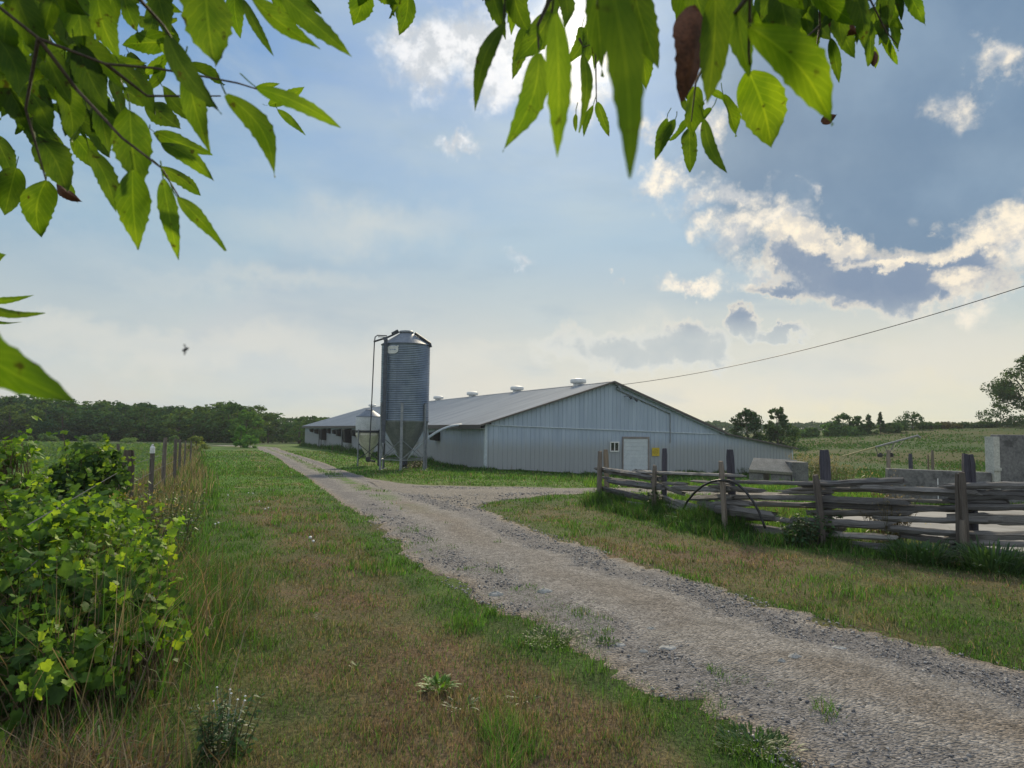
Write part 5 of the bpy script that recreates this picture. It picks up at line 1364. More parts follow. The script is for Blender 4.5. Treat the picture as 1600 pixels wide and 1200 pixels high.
# trees of the hill on the right
single('deciduous_tree', 1167, 636, 688, 47, 98, 'round', 3600, .20, (.016, .034, .016), 301, 'dense dark round tree just right of the barn roof', .02, 60)
single('deciduous_tree', 1214, 632, 690, 34, 100, 'column', 2200, .20, (.020, .040, .018), 302, 'loose upright tree to the right of the dense round one', .02, 36)
single('shrub', 1221, 662, 690, 58, 99, 'round', 1700, .20, (.022, .045, .018), 303, 'dark spreading bush at the foot of the loose upright tree', .02, 34, 'shrub')
HR = [(1268, 668, 26, 'round', 'small rounded bush, leftmost of the row on the hill', (.03, .06, .025)), (1295, 661, 30, 'round', 'green bush left of the tallest tree in the hilltop row', (.03, .065, .025)), (1318, 645, 36, 'round', 'tallest broadleaf tree of the hilltop row', (.022, .048, .02)), (1340, 650, 24, 'column', 'slender tree right of the tallest one in the hilltop row', (.024, .05, .022)),
      (1357, 647, 26, 'cone', 'pointed tree in the middle of the hilltop row', (.022, .045, .02)), (1375, 643, 15, 'cone', 'thin wispy conifer at the right end of the hilltop row', (.022, .042, .022)), (1392, 660, 34, 'round', 'low bush between the conifer and the domed tree on the hill', (.026, .052, .024)), (1425, 642.5, 46, 'round', 'domed dark tree standing alone on the hilltop', (.02, .042, .02)),
      (1452, 660, 34, 'round', 'bush right of the domed hilltop tree', (.024, .048, .022)), (1478, 661, 44, 'round', 'broad brownish bush on the hill crest', (.032, .035, .024)), (1512, 661, 40, 'round', 'grey green low bush farther right on the hill crest', (.03, .05, .03)), (1535, 660, 36, 'round', 'low dark bush left of the tree at the right edge', (.024, .045, .02)),
      (1556, 631, 54, 'round', 'rounded small tree under the big tree at the right edge', (.018, .038, .018)), (1592, 650, 60, 'round', 'dark bush at the foot of the big right-hand tree', (.018, .036, .018)), (1325, 668, 60, 'round', 'hedge-like bush under the hilltop row', (.035, .07, .028)), (1250, 672, 36, 'round', 'low bush right of the two big trees by the barn', (.03, .062, .026))]
for k, (px, yt, w_, shp, lab, col) in enumerate(HR):
    single('shrub' if 'bush' in lab else 'conifer_tree' if 'conifer' in lab else 'deciduous_tree', px, yt, 672, w_, 128 if px > 1400 else 122, shp, 1500 if w_ > 22 else 500, .20, col, 320 + k, lab, .03, 34 if shp != 'cone' else 44, 'shrub' if 'bush' in lab else 'tree')
single('deciduous_tree', 1606, 556, 672, 96, 116, 'round', 8000, .22, (.020, .040, .016), 350, 'big spreading tree cut by the right edge of the picture', .30, 46)

# far blue woods on the skyline
def band(name, px0, px1, tops, D, n, leaf, col, lab, seed, depth=24):
    rs = np.random.RandomState(seed); px = rs.uniform(px0, px1, n); d_ = D + rs.uniform(0, depth, n)
    ty = np.interp(px, *tops) + 4.5 * (vnoise(px * .11, d_ * .05, seed) - .35) + 3 * (vnoise(px * .35, d_ * .1, seed + 1) - .4)
    P = np.array([at(a, b_, c_) for a, b_, c_ in zip(px, ty, d_)]); g = tz(P[:, 0], P[:, 1]); u = 1 - rs.rand(n) ** 1.6
    P[:, 2] = g + (P[:, 2] - g) * u; dd = rs.normal(size=(n, 3))
    k = rs.rand(n, 1); C_ = TREEK * np.array(col) * (.7 + .6 * k)
    org = (float(P[0, 0]), float(P[0, 1]), float(g[0]))
    o = mass(name, leaf_cards(P, dd, leaf, rs), 4, CROWN_FACES, CROWNM, C_, origin=org); tag(o, lab, 'wood', kind='stuff'); return o
band('distant_wood', 1040, 1720, ([1040, 1110, 1125, 1150, 1260, 1300, 1340, 1430, 1600, 1720], [664, 661, 658, 664, 661, 660, 664, 662, 661, 660]), 330, 15000, .9, (.02, .04, .022), 'hazy blue wood along the skyline on the right', 61, 60)
band('distant_wood', -260, 600, ([-260, 0, 300, 420, 480, 600], [624, 628, 640, 656, 652, 656]), 175, 14000, .55, (.018, .038, .018), 'dark mass of the wood behind its front trees on the left', 63, 40)

# ------------------------------------------------------------------ bean crop
x, y, r = sample(150000, 7, 150, -52, -12)
ok = (x < np.interp(y, WIRE[:, 1], WIRE[:, 0], right=-99) - .9) & (y < 122)
xr = x * .46 + y * .89
ok &= NR.rand(len(x)) < .35 + .65 * (np.sin(xr * 2 * pi / .76) > -.2)
x, y, r = x[ok], y[ok], r[ok]; n = len(x); z = tz(x, y) + .22 + .30 * NR.rand(n)
d = NR.normal(size=(n, 3)) * .45 + np.array((0, 0, 1)); P = np.stack([x, y, z], 1)
k = NR.rand(n, 1); C_ = np.array((.075, .145, .055)) * (1 - k) + np.array((.15, .25, .095)) * k
C_ *= (.8 + .5 * fbm(x * .06, y * .06, 111, 3))[:, None]
rs_ = np.random.RandomState(5); V = leaf_cards(P, d, 1.0, rs_).reshape(-1, 4, 3); V = P[:, None] + (V - P[:, None]) * np.maximum(.05, r * .0019)[:, None, None]
o = mass('bean_crop', V.reshape(-1, 3), 4, CROWN_FACES, CROWNM, C_); tag(o, 'green bean crop filling the field on the left', 'crop', kind='stuff')

# rough pasture of the hill: tussocks
x, y, r = sample(70000, 46, 150, 14, 46); ok = (x > 15) & ~inside(x, y, BARNP); x, y, r = x[ok], y[ok], r[ok]; n = len(x)
k = fbm(x * .09, y * .15, 113, 4); ok = NR.rand(n) < np.clip(4 * (k - .42), .06, 1); x, y, r = x[ok], y[ok], r[ok]; n = len(x)
mx = NR.rand(n)[:, None]; hl = fbm(x * .05, y * .11, 41, 4)[:, None]
col = np.where(mx < .45, GREEN * .65, np.where((mx < .85) | (hl < .5), DGREEN * 1.1, np.array((.105, .105, .045))))
blades('pasture_grass', x, y, .08 + .20 * NR.rand(n) ** 2, r * .0016, jcol(col, .15), .8, 'rough tussocky grass of the pasture hill on the right')
# ------------------------------------------------------------------ wild grape vine over the left-hand fence
VINEM = leafmat('vine_leaves', .48, .5, .03, noise=14)
OUT = [(0, -.08), (.30, -.32), (.62, -.18), (.60, .12), (.88, .30), (.62, .52), (.46, .60), (.36, .86), (0, 1.12), (-.36, .86), (-.46, .60), (-.62, .52), (-.88, .30), (-.60, .12), (-.62, -.18), (-.30, -.32)]
OUTC = np.array([(0, .28)] + OUT)
OF = [(0, 1 + k, 1 + (k + 1) % len(OUT)) for k in range(len(OUT))]
def vine(name, ells, n, size, lab, cols, inner=.25, up=.35, minz=.03, sprays=0):
    rs = np.random.RandomState(len(ells) * 7 + n); w = np.array([e[1][0] * e[1][2] + e[1][0] * e[1][1] for e in ells]); pk = rs.choice(len(ells), n, p=w / w.sum())
    C = np.array([e[0] for e in ells]); Rr = np.array([e[1] for e in ells]); tint = np.array([e[2] for e in ells])
    d = rs.normal(size=(n, 3)); d[:, 2] = np.abs(d[:, 2]) * .9 - .35 * rs.rand(n); d /= np.linalg.norm(d, axis=1)[:, None]
    rad = np.where(rs.rand(n) < inner, rs.uniform(.45, .85, n), rs.uniform(.84, 1.12, n)) * (1 + .35 * (vnoise(d[:, 0] * 4 + pk * 9, d[:, 2] * 4 + d[:, 1] * 3, 7) - .5))
    P = C[pk] + d * Rr[pk] * rad[:, None]
    # hanging skirt reaching down to the ground
    sk = rs.rand(n) < .16; P[sk, 2] -= rs.rand(sk.sum()) * (P[sk, 2] - tz(P[sk, 0], P[sk, 1])) * .9
    g = tz(P[:, 0], P[:, 1]); ok = P[:, 2] > g + minz; P, d, pk, rad = P[ok], d[ok], pk[ok], rad[ok]; n = len(P)
    nn = d * .55 + rs.normal(0, .38, (n, 3)) + np.array((0, -.22, up)); nn /= np.linalg.norm(nn, axis=1)[:, None]
    t2 = np.array((0, 0, -1.0)) + rs.normal(0, .75, (n, 3)); t2 -= nn * (t2 * nn).sum(1)[:, None]; t2 /= np.linalg.norm(t2, axis=1)[:, None]; t1 = np.cross(t2, nn)
    s = size * (.32 + .95 * rs.rand(n) ** 1.3); hole = fbm(P[:, 0] * 3.4 + P[:, 1] * 1.3, P[:, 2] * 3.6 + P[:, 1], 141, 3); s = np.where((hole > .545) & (rad > .85), s * .25, s)
    cup = rs.normal(.0, .22, n) + .08
    o = OUTC[None]; zz = (o[..., 0] ** 2) * cup[:, None] - .10 * (o[..., 1] ** 2) * rs.uniform(.2, 1.6, n)[:, None]
    V = P[:, None] + (t1[:, None] * o[..., 0:1] + t2[:, None] * o[..., 1:2] + nn[:, None] * zz[..., None]) * s[:, None, None] * .62
    k = rs.rand(n) ** 1.25; cl = np.clip(.5 + 2.2 * (fbm(P[:, 0] * 2.5, P[:, 2] * 2.5 + P[:, 1], 121, 3) - .5), 0, 1); k = np.clip(.55 * k + .45 * cl + tint[pk], 0, 1)[:, None]
    young = (rs.rand(n) < .10)[:, None]
    cc = np.array(cols[0]) * (1 - k) + np.array(cols[1]) * k; cc = np.where(young & (k > .35), np.array(cols[2]), cc) * (1 + rs.normal(0, .14, (n, 1)))
    sp_ = []; sc_ = []
    for i in range(sprays):
        e = rs.choice(len(ells), p=w / w.sum()); dv = rs.normal(size=3); dv[2] = abs(dv[2]) * .8; dv[0] += .55; dv /= np.linalg.norm(dv); p = C[e] + dv * Rr[e] * .9; go = dv * .6 + np.array((.16, -.25, .35)) + rs.normal(0, .25, 3); Ls = rs.uniform(.15, .42)
        for j in range(rs.randint(4, 9)):
            u = (j + rs.rand()) / 8; c = p + go * Ls * u - np.array((0, 0, .25 * Ls * u * u)) + rs.normal(0, .025, 3)
            if c[2] < tz(c[0], c[1]) + .05: continue
            n_ = Vector(rs.normal(0, .5, 3) + np.array((0, -.5, .7))).normalized(); q2 = Vector(rs.normal(0, .6, 3) + np.array((.2, 0, -1))); q2 = (q2 - n_ * q2.dot(n_)).normalized(); q1 = q2.cross(n_); s_ = size * rs.uniform(.4, .85) * .6; cp = rs.normal(0, .2)
            sp_.append([tuple(Vector(c) + (q1 * a + q2 * b_ + n_ * (cp * a * a)) * s_) for a, b_ in OUTC]); sc_.append(np.array(cols[1]) * (.9 + .5 * rs.rand()) if rs.rand() < .6 else np.array(cols[2]) * rs.uniform(.7, 1.1))
    if sp_: V = np.concatenate([V, np.array(sp_)]); cc = np.concatenate([cc, np.array(sc_)])
    org = (float(C[0, 0]), float(C[0, 1]), float(tz(C[0, 0], C[0, 1])))
    root = empty(name, org); tag(root, lab, 'vine')
    mass('foliage', V.reshape(-1, 3), len(OUTC), OF, VINEM, np.clip(cc, .004, .5), parent=root, origin=org, smooth=False)
    b = MB(); O = Vector(org)
    for i in range(150):
        e = rnd.randrange(len(ells)); c = Vector(C[e]); a = rnd.random() * 6.28; q = Rr[e]
        p0 = Vector((c.x + q[0] * .7 * math.cos(a), c.y + q[1] * .7 * math.sin(a), 0)); p0.z = float(tz(p0.x, p0.y)) - .03
        dd = Vector((rnd.gauss(0, .5), rnd.gauss(0, .5), rnd.uniform(.5, 1))).normalized(); p2 = c + Vector((dd.x * q[0], dd.y * q[1], dd.z * q[2])) * rnd.uniform(.7, 1.1)
        pm = (p0 + p2) / 2 + Vector((rnd.gauss(0, .12), rnd.gauss(0, .12), .1)); b.tube([p0 - O, pm - O, p2 - O], [.007, .005, .002], 5)
    b.build('stem', surf('vine_stem', (.07, .05, .03), (.15, .11, .06), 12, .8), root); return root
def E(px, py, d, r, t=0.0): return (tuple(at(px, py, d)), r, t)
COLV = ((.035, .085, .026), (.13, .26, .034), (.30, .46, .05))
vine('grape_vine', [E(30, 960, 4.3, (.50, .5, .42), -.12), E(130, 905, 4.9, (.52, .5, .46), 0), E(188, 950, 4.7, (.26, .4, .32), .08), E(60, 868, 5.4, (.60, .6, .40), -.08), E(-60, 900, 4.6, (.6, .6, .6), -.15), E(180, 872, 5.7, (.38, .5, .34), .05),
                    E(0, 775, 6.2, (.26, .4, .42), -.25), E(130, 1035, 4.0, (.28, .3, .22), .0), E(25, 1060, 3.7, (.3, .3, .2), -.1), E(212, 1030, 4.1, (.13, .25, .14), .1), E(110, 812, 6.6, (.5, .5, .26), -.15), E(170, 985, 4.5, (.4, .4, .35), .02)],
     6800, .092, 'large sprawling wild grape vine with lime green leaves at the lower left', COLV, sprays=240)
vine('grape_vine', [E(134, 750, 8.6, (.38, .5, .42), -.1), E(116, 775, 8.4, (.32, .4, .36), -.2), E(160, 776, 8.5, (.22, .4, .28), .15), E(142, 716, 8.7, (.26, .35, .16), .1)], 2300, .10, 'dark rounded mound of vine beyond the large grape vine, at the field edge', ((.026, .065, .022), (.085, .18, .03), (.24, .38, .045)), sprays=40)
vine('grape_vine', [E(12, 712, 6.5, (.20, .3, .16), .25), E(-30, 740, 6.6, (.3, .3, .25), .1)], 420, .10, 'bright green vine shoots at the left edge, above the large grape vine', COLV)
b = MB(); p = at(104, 742, 8.3); q = at(98, 676, 8.3); b.tube([p, (p + q) / 2 + np.array((.02, 0, 0)), q], .006, 5)
O = tuple(p); sh = empty('vine_shoot', O); tag(sh, 'thin upright vine shoot rising from the dark mound on the left', 'vine')
b.v = [tuple(np.array(v) - p) for v in b.v]; b.build('stem', BARK, sh)
V = []; 
for i in range(16):
    c = (q - p) * rnd.uniform(.35, 1.05) + np.array((rnd.gauss(0, .05), rnd.gauss(0, .05), 0)); nn = Vector((rnd.gauss(0, 1), -1, rnd.gauss(.6, .6))).normalized(); t2 = Vector((rnd.gauss(0, .5), 0, -1)); t2 = (t2 - nn * t2.dot(nn)).normalized(); t1 = t2.cross(nn)
    for (a, e) in OUTC: V.append(tuple(Vector(c) + (t1 * a + t2 * e) * .045))
mass('foliage', np.array(V), len(OUTC), OF, VINEM, np.tile((.13, .24, .03), (16, 1)), parent=sh)
c_ = np.array([at(px, py, d)[:2] for px, py, d in ((30, 960, 4.3), (130, 905, 4.9), (188, 950, 4.7), (60, 868, 5.4), (180, 872, 5.7), (130, 1000, 4.1), (110, 815, 6.6), (215, 900, 5.6), (10, 800, 6.2))])
k_ = NR.randint(0, len(c_), 3600); x = c_[k_, 0] + NR.normal(0, .26, 3600); y = c_[k_, 1] + NR.normal(0, .26, 3600); mx = NR.rand(3600)[:, None]
blades('vine_grass', x, y, .25 + .75 * NR.rand(3600), np.full(3600, .007), jcol(np.where(mx < .45, GREEN * .9, np.where(mx < .8, TAN, BROWN))), 1.0, 'long green and dead grass growing up through the grape vine')
# weeds, dead stalks and dry grass round the vine
WV = np.array([(-2.35, 2.9), (-2.2, 3.6), (-2.35, 4.6), (-2.6, 6.0), (-3.6, 8.2)])
x, y, q = along(WV, 6000, .26); n = len(x); mx = NR.rand(n)[:, None]
ok = fbm(x * 2, y * 2, 131, 3) > .42; x, y, mx = x[ok], y[ok], mx[ok]; n = len(x)
blades('vine_foot_grass', x, y, .06 + .26 * NR.rand(n) ** 1.8, np.full(n, .005), jcol(np.where(mx < .6, GREEN * .8, np.where(mx < .8, TAN, BROWN))), 1.1, 'long mixed green and dead grass along the foot of the grape vine')
x, y, q = along(np.array([(-2.4, 2.6), (-2.0, 2.9), (-1.75, 3.1)]), 2600, .20); n = len(x); mx = NR.rand(n)[:, None]
blades('straw_grass', x, y, .12 + .30 * NR.rand(n), np.full(n, .008), jcol(np.where(mx < .45, np.array((.19, .15, .10)), np.where(mx < .85, BROWN, GREEN * .7))), 1.4, 'dead straw coloured grass in the bottom left corner')
stalky('shrub', gp(244, 872), 1.1, .85, 60, 22, .07, (.10, .14, .06), 'open twiggy weed bush between the grape vine and the lawn', 'shrub', narrow=.5, lean=.5)
stalky('weed', (-4.6, 8.6, 0), .9, .75, 40, 6, .06, (.20, .17, .09), 'tan dry stalks right of the dark vine mound', head=5, narrow=.3)

# ------------------------------------------------------------------ overhanging branch leaves close to the camera
NL, NWD = 24, 7
def leaf_shape(u):
    return (u ** .62) * ((1 - u) ** .98) / .534
def hang(Bp, Tp, w, roll, droop, rs, fold=.22, crl=.13):
    Bp = np.array(Bp); Tp = np.array(Tp); ax = Tp - Bp; L = np.linalg.norm(ax); ax = ax / L
    view = (Bp + Tp) / 2 - CAM; view /= np.linalg.norm(view); sd = np.cross(ax, view); sd /= np.linalg.norm(sd); nm = np.cross(sd, ax)
    c, s = math.cos(roll), math.sin(roll); sd, nm = sd * c + nm * s, nm * c - sd * s
    V = np.zeros((NL + 1, NWD, 3)); ph = rs.rand() * 9; tw = rs.normal(0, .25); bend = rs.normal(0, .06); curl = rs.normal(0, crl); fold = fold * rs.uniform(.2, 2.2)
    for i in range(NL + 1):
        u = i / NL; hw = w / 2 * leaf_shape(min(max(u, .012), .997)); 
        if u > .35 and i < NL - 1: hw *= 1 + .085 * (1 if i % 3 == 0 else -.5) * rs.uniform(.2, 1.3)
        cen = Bp + ax * (u * L) + nm * (-droop * L * 4 * u * (1 - u)) + sd * (bend * L * math.sin(pi * u)) + nm * (curl * L * u ** 3)
        a = tw * u; s2 = sd * math.cos(a) + nm * math.sin(a); n2 = nm * math.cos(a) - sd * math.sin(a)
        for k in range(NWD):
            q = (k - (NWD - 1) / 2) / ((NWD - 1) / 2)
            V[i, k] = cen + s2 * (q * hw) + n2 * (abs(q) * hw * fold + .075 * w * math.sin(u * 8 + ph + q * 2) * abs(q))
    return V.reshape(-1, 3)
HF = [(i * NWD + k, i * NWD + k + 1, (i + 1) * NWD + k + 1, (i + 1) * NWD + k) for i in range(NL) for k in range(NWD - 1)]
HUV = [(k / (NWD - 1), i / NL) for i in range(NL + 1) for k in range(NWD)]
NLV = (NL + 1) * NWD; PF = [(NLV + a + i, NLV + a + (i + 1) % 3, NLV + a + 3 + (i + 1) % 3, NLV + a + 3 + i) for a in (0, 3) for i in range(3)]
HANGM = leafmat('ash_leaves', .58, .5, .022, vein=True)
DEADM = surf('withered_leaf', (.06, .022, .012), (.16, .06, .03), 40, .8, bstr=.4)
TWIGM = surf('twig_bark', (.05, .035, .03), (.11, .08, .06), 30, .8)
G1 = np.array((.110, .200, .017)); G0 = np.array((.024, .054, .012)); G2 = np.array((.19, .31, .018))
def tone(t):
    return G0 * (1 - t * 2) + G1 * t * 2 if t < .5 else G1 * (2 - t * 2) + G2 * (t * 2 - 1)

def branch(lab, leaves, twigs, fill, seed, dead=(), limb=None, dk=.115):
    rs = np.random.RandomState(seed); allL = []
    for L in leaves:
        allL.append((*L, 0) if len(L) == 6 else L)
    for (x0, x1, y0, y1, n, lmin, lmax, ang, spread, tn) in fill:
        for i in range(n):
            L = rs.uniform(lmin, lmax); a = math.radians(ang + rs.normal(0, spread)); bx_ = rs.uniform(x0, x1); by_ = rs.uniform(y0, y1)
            allL.append((bx_, by_, bx_ + L * math.sin(a), by_ + L * math.cos(a), L * rs.uniform(.34, .48), np.clip(rs.normal(tn, .18), 0, 1), 1))
    V = []; C = []
    for (bx_, by_, tx_, ty_, w_, tn, isf) in allL:
        lp_ = math.hypot(tx_ - bx_, ty_ - by_); d = min(1.9, max(.36, dk * FPX / lp_)) * (1 + (.10 * rs.normal() if isf else 0))
        k = rs.uniform(-.22, .22); B_ = at(bx_, by_, d); T_ = at(tx_, ty_, d * (1 + k * lp_ / FPX)); 
        roll = rs.normal(0, .45 if isf else .28); W3 = w_ * d / FPX / max(.6, math.cos(roll)) * 1.2
        ax = (B_ - T_); ax /= np.linalg.norm(ax); q1 = B_ + ax * .010 + np.array((0, 0, .003)); q2 = B_ + ax * .018 + np.array((rs.normal(0, .004), rs.normal(0, .004), .010))
        o_ = np.array(R_) * .0011; f_ = -np.array(F_) * .0012
        V.append(np.concatenate([hang(B_, T_, W3, roll, rs.uniform(-.04, .09), rs, .22, .13 if isf else .06), [B_ - o_, B_ + o_, B_ + f_, q1 - o_, q1 + o_, q1 + f_, q2 - o_, q2 + o_, q2 + f_]])); C.append(tone(tn) * (1 + rs.normal(0, .08)))
    org = tuple(at(twigs[0][0][0], twigs[0][0][1], twigs[0][0][2])); O = np.array(org)
    root = empty('tree_branch', org); tag(root, lab, 'branch')
    mass('foliage', np.concatenate(V), NLV + 9, HF + PF, HANGM, np.array(C), HUV + [(.5, 0)] * 9, root, org, smooth=True)
    p0 = at(*twigs[0][0][:2], twigs[0][0][2]) - O; b = MB(); b.tube([at(limb[0], -900, 1.7) - O, at(limb[1], -420, 1.35) - O, at(limb[2], -300, 1.2) - O, at(limb[3], -190, 1.25) - O, at(limb[4], -120, 1.3) - O], [.022, .016, .012, .008, .004], 8) if limb else None
    if limb: b.build('limb', TWIGM, root)
    for tw in twigs:
        pts = [at(a, b_, d) - O for a, b_, d in tw]; n = len(pts); b = MB(); b.tube(pts, [.0028 * (1 - .6 * i / (n - 1)) for i in range(n)], 6); b.build('twig', TWIGM, root)
    for (bx_, by_, tx_, ty_, w_) in dead:
        lp_ = math.hypot(tx_ - bx_, ty_ - by_); d = min(1.7, max(.40, .105 * FPX / max(lp_, 60))); k0 = hang(at(bx_, by_, d), at(tx_, ty_, d), w_ * d / FPX * 1.9, .25, .14, rs, .5)
        o = mass('withered_leaf', k0, (NL + 1) * NWD, HF, DEADM, None, HUV, root, org, smooth=True); o['label'] = 'curled brown dead leaf'
    return root

LEFT = [(320, -42, 331, 108, 90, .62), (241, -35, 266, 60, 46, .3), (261, 66, 190, 70, 44, .45), (367, -21, 376, 60, 34, .5), (380, 0, 427, 84, 20, .25), (392, -3, 504, 77, 38, .45), (440, -8, 547, 82, 40, .35), (261, 55, 346, 178, 44, .08), (292, 106, 327, 238, 46, .42),
        (353, 148, 429, 276, 46, .35), (402, 138, 534, 203, 32, .5), (420, 164, 476, 136, 24, .55), (434, 171, 478, 212, 16, .4), (399, 138, 437, 129, 12, .6), (228, 115, 268, 81, 22, .6), (231, 158, 284, 205, 42, .25), (241, 206, 330, 239, 34, .55), (252, 224, 332, 281, 34, .55), (252, 262, 314, 306, 30, .45),
        (203, 172, 217, 292, 72, .45), (207, 266, 216, 391, 62, .6), (255, 280, 280, 403, 36, .55), (277, 308, 357, 396, 30, .45), (140, 235, 184, 334, 38, .4), (60, 215, 106, 300, 64, .25), (72, 282, 62, 371, 58, .45), (25, 262, 6, 336, 50, .3), (-8, 212, 22, 277, 40, .25), (115, 212, 152, 266, 44, .5), (95, 276, 121, 316, 20, .6),
        (186, 98, 242, 178, 42, .2), (192, 138, 238, 166, 30, .3), (176, 158, 204, 214, 40, .35), (20, -20, 70, 95, 60, .4), (110, -30, 130, 85, 62, .5), (150, -20, 190, 95, 48, .5), (-20, 40, 30, 150, 56, .35), (60, 60, 110, 160, 56, .45), (120, 70, 170, 175, 56, .1), (10, 130, 50, 215, 46, .2), (90, 130, 120, 225, 46, .3), (150, 140, 170, 240, 44, .4), (-30, -40, 40, 20, 50, .3), (70, -50, 150, 20, 50, .5), (190, -30, 215, 50, 36, .4)]
branch('leafy green branch hanging into the top left corner', LEFT, [[(140, -420, 1.3), (60, -250, 1.2), (-90, -60, .9), (60, 60, .95), (165, 100, 1.0), (238, 106, 1.0), (300, 116, 1.0), (372, 130, 1.05), (404, 140, 1.1)], [(60, 60, .95), (120, 140, 1.0), (190, 215, 1.0), (252, 262, 1.0), (280, 308, 1.1)], [(165, 100, 1.0), (230, 150, 1.05), (345, 150, 1.1)], [(60, 60, .95), (40, 170, 1.0), (72, 282, 1.05)], [(165, -60, .8), (255, 40, .9), (300, 110, 1.0)],
        [(310, -60, .8), (380, -10, .9), (440, -10, 1.0)]],
       [(-30, 180, -60, 130, 46, 60, 115, 25, 35, .25), (-20, 170, 60, 200, 22, 45, 90, 25, 35, .25), (180, 300, -50, 150, 14, 45, 80, 30, 35, .3), (400, 500, -50, -15, 8, 50, 80, 30, 30, .4), (-150, 480, -420, -110, 90, 60, 110, 15, 40, .4)], 71, limb=(500, 300, 120, -40, -200), dead=((88, 288, 126, 312, 14),))
CEN = [(565, -22, 552, 38, 50, .5), (637, -14, 623, 56, 36, .5), (787, 36, 742, 174, 32, .25), (795, -14, 769, 33, 44, .45), (860, 19, 803, 98, 48, .4), (842, 82, 786, 236, 52, .62), (868, 22, 869, 250, 52, .68), (942, -70, 983, 280, 74, .55), (985, -40, 1030, 110, 62, .42), (925, -60, 940, 120, 60, .4), (910, 84, 905, 202, 24, .4), (927, 165, 911, 215, 14, .35), (933, 160, 951, 214, 20, .4), (900, 178, 900, 207, 10, .35), (1042, 185, 1025, 249, 20, .4),
       (800, -30, 830, 60, 44, .45), (760, -30, 790, 60, 34, .25), (820, 40, 800, 120, 30, .3), (1000, 60, 1010, 140, 36, .4), (590, -40, 560, 10, 40, .4)]
branch('leafy branch hanging from the top edge, its long leaves left of the brown leaf', CEN, [[(760, -430, 1.1), (840, -260, .9), (880, -120, .7), (868, -20, .75), (862, 20, .8)], [(868, -20, .75), (840, 40, .9), (842, 82, .9)], [(880, -120, .7), (940, -60, .5), (930, 60, 1.0), (932, 160, 1.6)], [(870, -110, .7), (790, -20, .9), (787, 36, 1.0)], [(870, -115, .8), (640, -50, 1.2), (566, -24, 1.3)], [(905, 60, 1.5), (912, 74, 1.5), (921, 70, 1.5)]],
       [(905, 1000, -50, 60, 9, 45, 90, 5, 25, .4), (780, 880, -60, -10, 7, 60, 90, -10, 25, .4), (540, 640, -60, -25, 5, 50, 70, 0, 30, .4), (560, 1000, -420, -130, 80, 60, 120, 5, 40, .4)], 72, limb=(560, 700, 800, 900, 1000))
RIGHT = [(1118, -12, 1105, 162, 58, .72), (1087, 135, 1083, 214, 42, .6), (1055, 187, 1024, 249, 24, .35), (1077, 200, 1080, 267, 34, .35), (1100, 186, 1138, 276, 26, .3), (1170, 112, 1206, 232, 92, .92), (1172, 42, 1296, 203, 86, .72), (1150, -42, 1171, 118, 66, .5), (1130, 148, 1149, 214, 24, .6), (1215, -20, 1236, 92, 60, .12), (1267, 28, 1276, 92, 30, .4), (1298, 60, 1311, 130, 22, .3), (1310, 28, 1338, 92, 32, .35),
         (1270, -12, 1343, 38, 40, .5), (1370, -6, 1412, 46, 26, .3), (1355, 28, 1359, 102, 26, .4), (1383, 64, 1401, 101, 16, .75), (1361, 70, 1368, 107, 14, .8), (1415, -20, 1446, 40, 28, .5), (1240, 30, 1262, 85, 34, .4), (1200, 0, 1210, 70, 50, .3), (1330, -20, 1352, 70, 40, .25), (1390, 20, 1403, 80, 20, .3), (1095, -20, 1130, 60, 56, .6), (1060, -30, 1100, 50, 50, .5), (1240, 80, 1262, 130, 18, .4), (1282, 30, 1264, 62, 12, .6)]
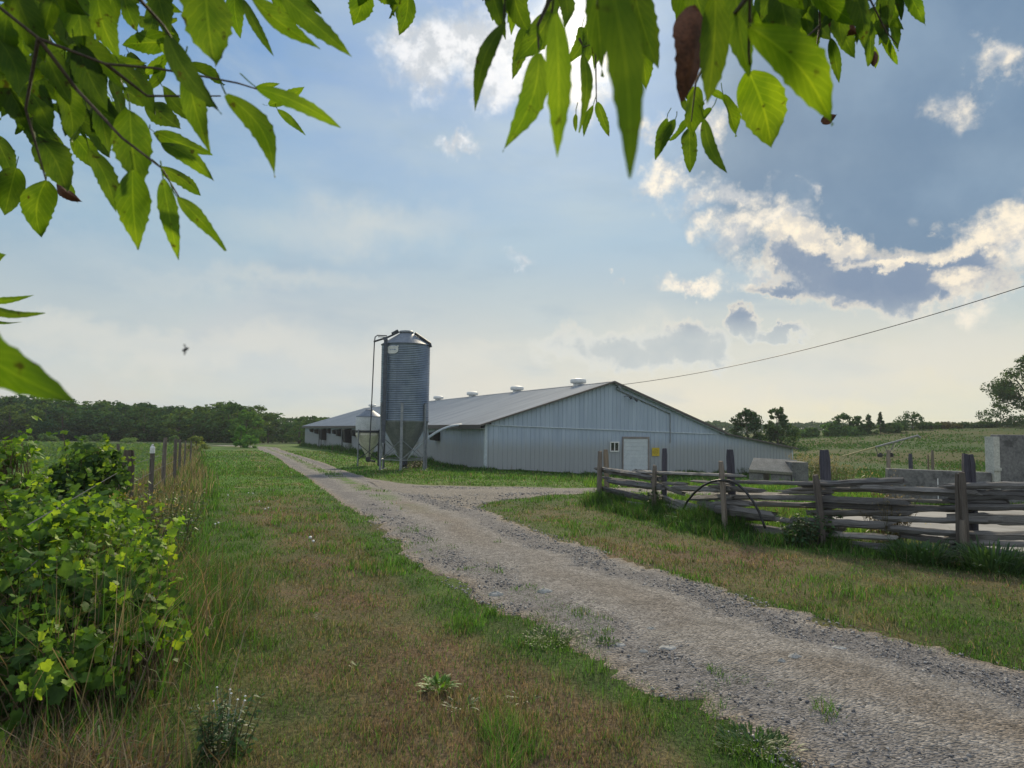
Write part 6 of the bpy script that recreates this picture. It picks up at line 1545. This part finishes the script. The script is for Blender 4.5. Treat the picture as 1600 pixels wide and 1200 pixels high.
branch('leafy branch across the upper right, with a curled brown dead leaf', RIGHT, [[(1240, -430, 1.1), (1200, -260, .9), (1170, -120, .6), (1172, -10, .7), (1170, 80, .75), (1172, 112, .8)], [(1172, -10, .7), (1118, 60, .9), (1087, 130, 1.2), (1080, 190, 1.4)], [(1170, -110, .7), (1280, -20, 1.4), (1281, 40, 1.5), (1276, 75, 1.6), (1281, 115, 1.6), (1279, 155, 1.6)], [(1280, -20, 1.4), (1360, 0, 1.4), (1385, 50, 1.4), (1402, 70, 1.4)], [(1281, 40, 1.5), (1258, 60, 1.6), (1248, 80, 1.6)]],
       [(1150, 1395, -60, 18, 36, 45, 85, 15, 30, .28), (1060, 1200, -60, 0, 10, 60, 110, 10, 25, .45), (1060, 1120, 140, 190, 6, 30, 50, 0, 40, .35), (1340, 1400, 10, 50, 10, 35, 55, 10, 25, .35), (1000, 1480, -420, -110, 90, 60, 110, 10, 40, .4)], 73, limb=(900, 1100, 1220, 1330, 1460), dead=((1080, 8, 1066, 160, 46), (1296, 28, 1342, 52, 20), (1284, 192, 1305, 181, 13), (1364, 78, 1366, 104, 13)))
LOW = [(-130, 470, 98, 624, 108, .5), (-40, 473, 69, 488, 18, .35), (-34, 470, 50, 463, 14, .4), (-36, 492, 36, 504, 7, .3)]
branch('single big leaf and two small ones reaching in at the left edge', LOW, [[(-260, 360, .55), (-180, 430, .55), (-130, 470, .55)], [(-180, 430, .6), (-40, 473, 1.0)]], [(-200, -60, 380, 500, 5, 80, 140, 60, 30, .4)], 74)
# ------------------------------------------------------------------ air
b = MB(); b.box((-900, -900, -9), (900, 900, 42))
m_, t_ = newmat('haze'); pv_ = t_.add('ShaderNodeVolumePrincipled'); pv_.inputs['Color'].default_value = (.80, .87, .95, 1); pv_.inputs['Density'].default_value = HAZE; pv_.inputs['Anisotropy'].default_value = .2
t_.l.new(pv_.outputs[0], t_.out.inputs['Volume'])
o = b.build('haze', m_, None, (0, 0, 0)); tag(o, 'thin pale summer haze over the whole farm', 'haze', kind='stuff')
# ------------------------------------------------------------------ sky and render settings
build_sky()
vs = sc.view_settings; vs.view_transform = 'Standard'; vs.look = 'None'; vs.exposure = 0.03; vs.gamma = 1.0; vs.use_curve_mapping = False
cy = sc.cycles
cy.max_bounces = 6; cy.diffuse_bounces = 3; cy.glossy_bounces = 2; cy.transmission_bounces = 3; cy.transparent_max_bounces = 6
cy.caustics_reflective = False; cy.caustics_refractive = False; cy.use_denoising = True
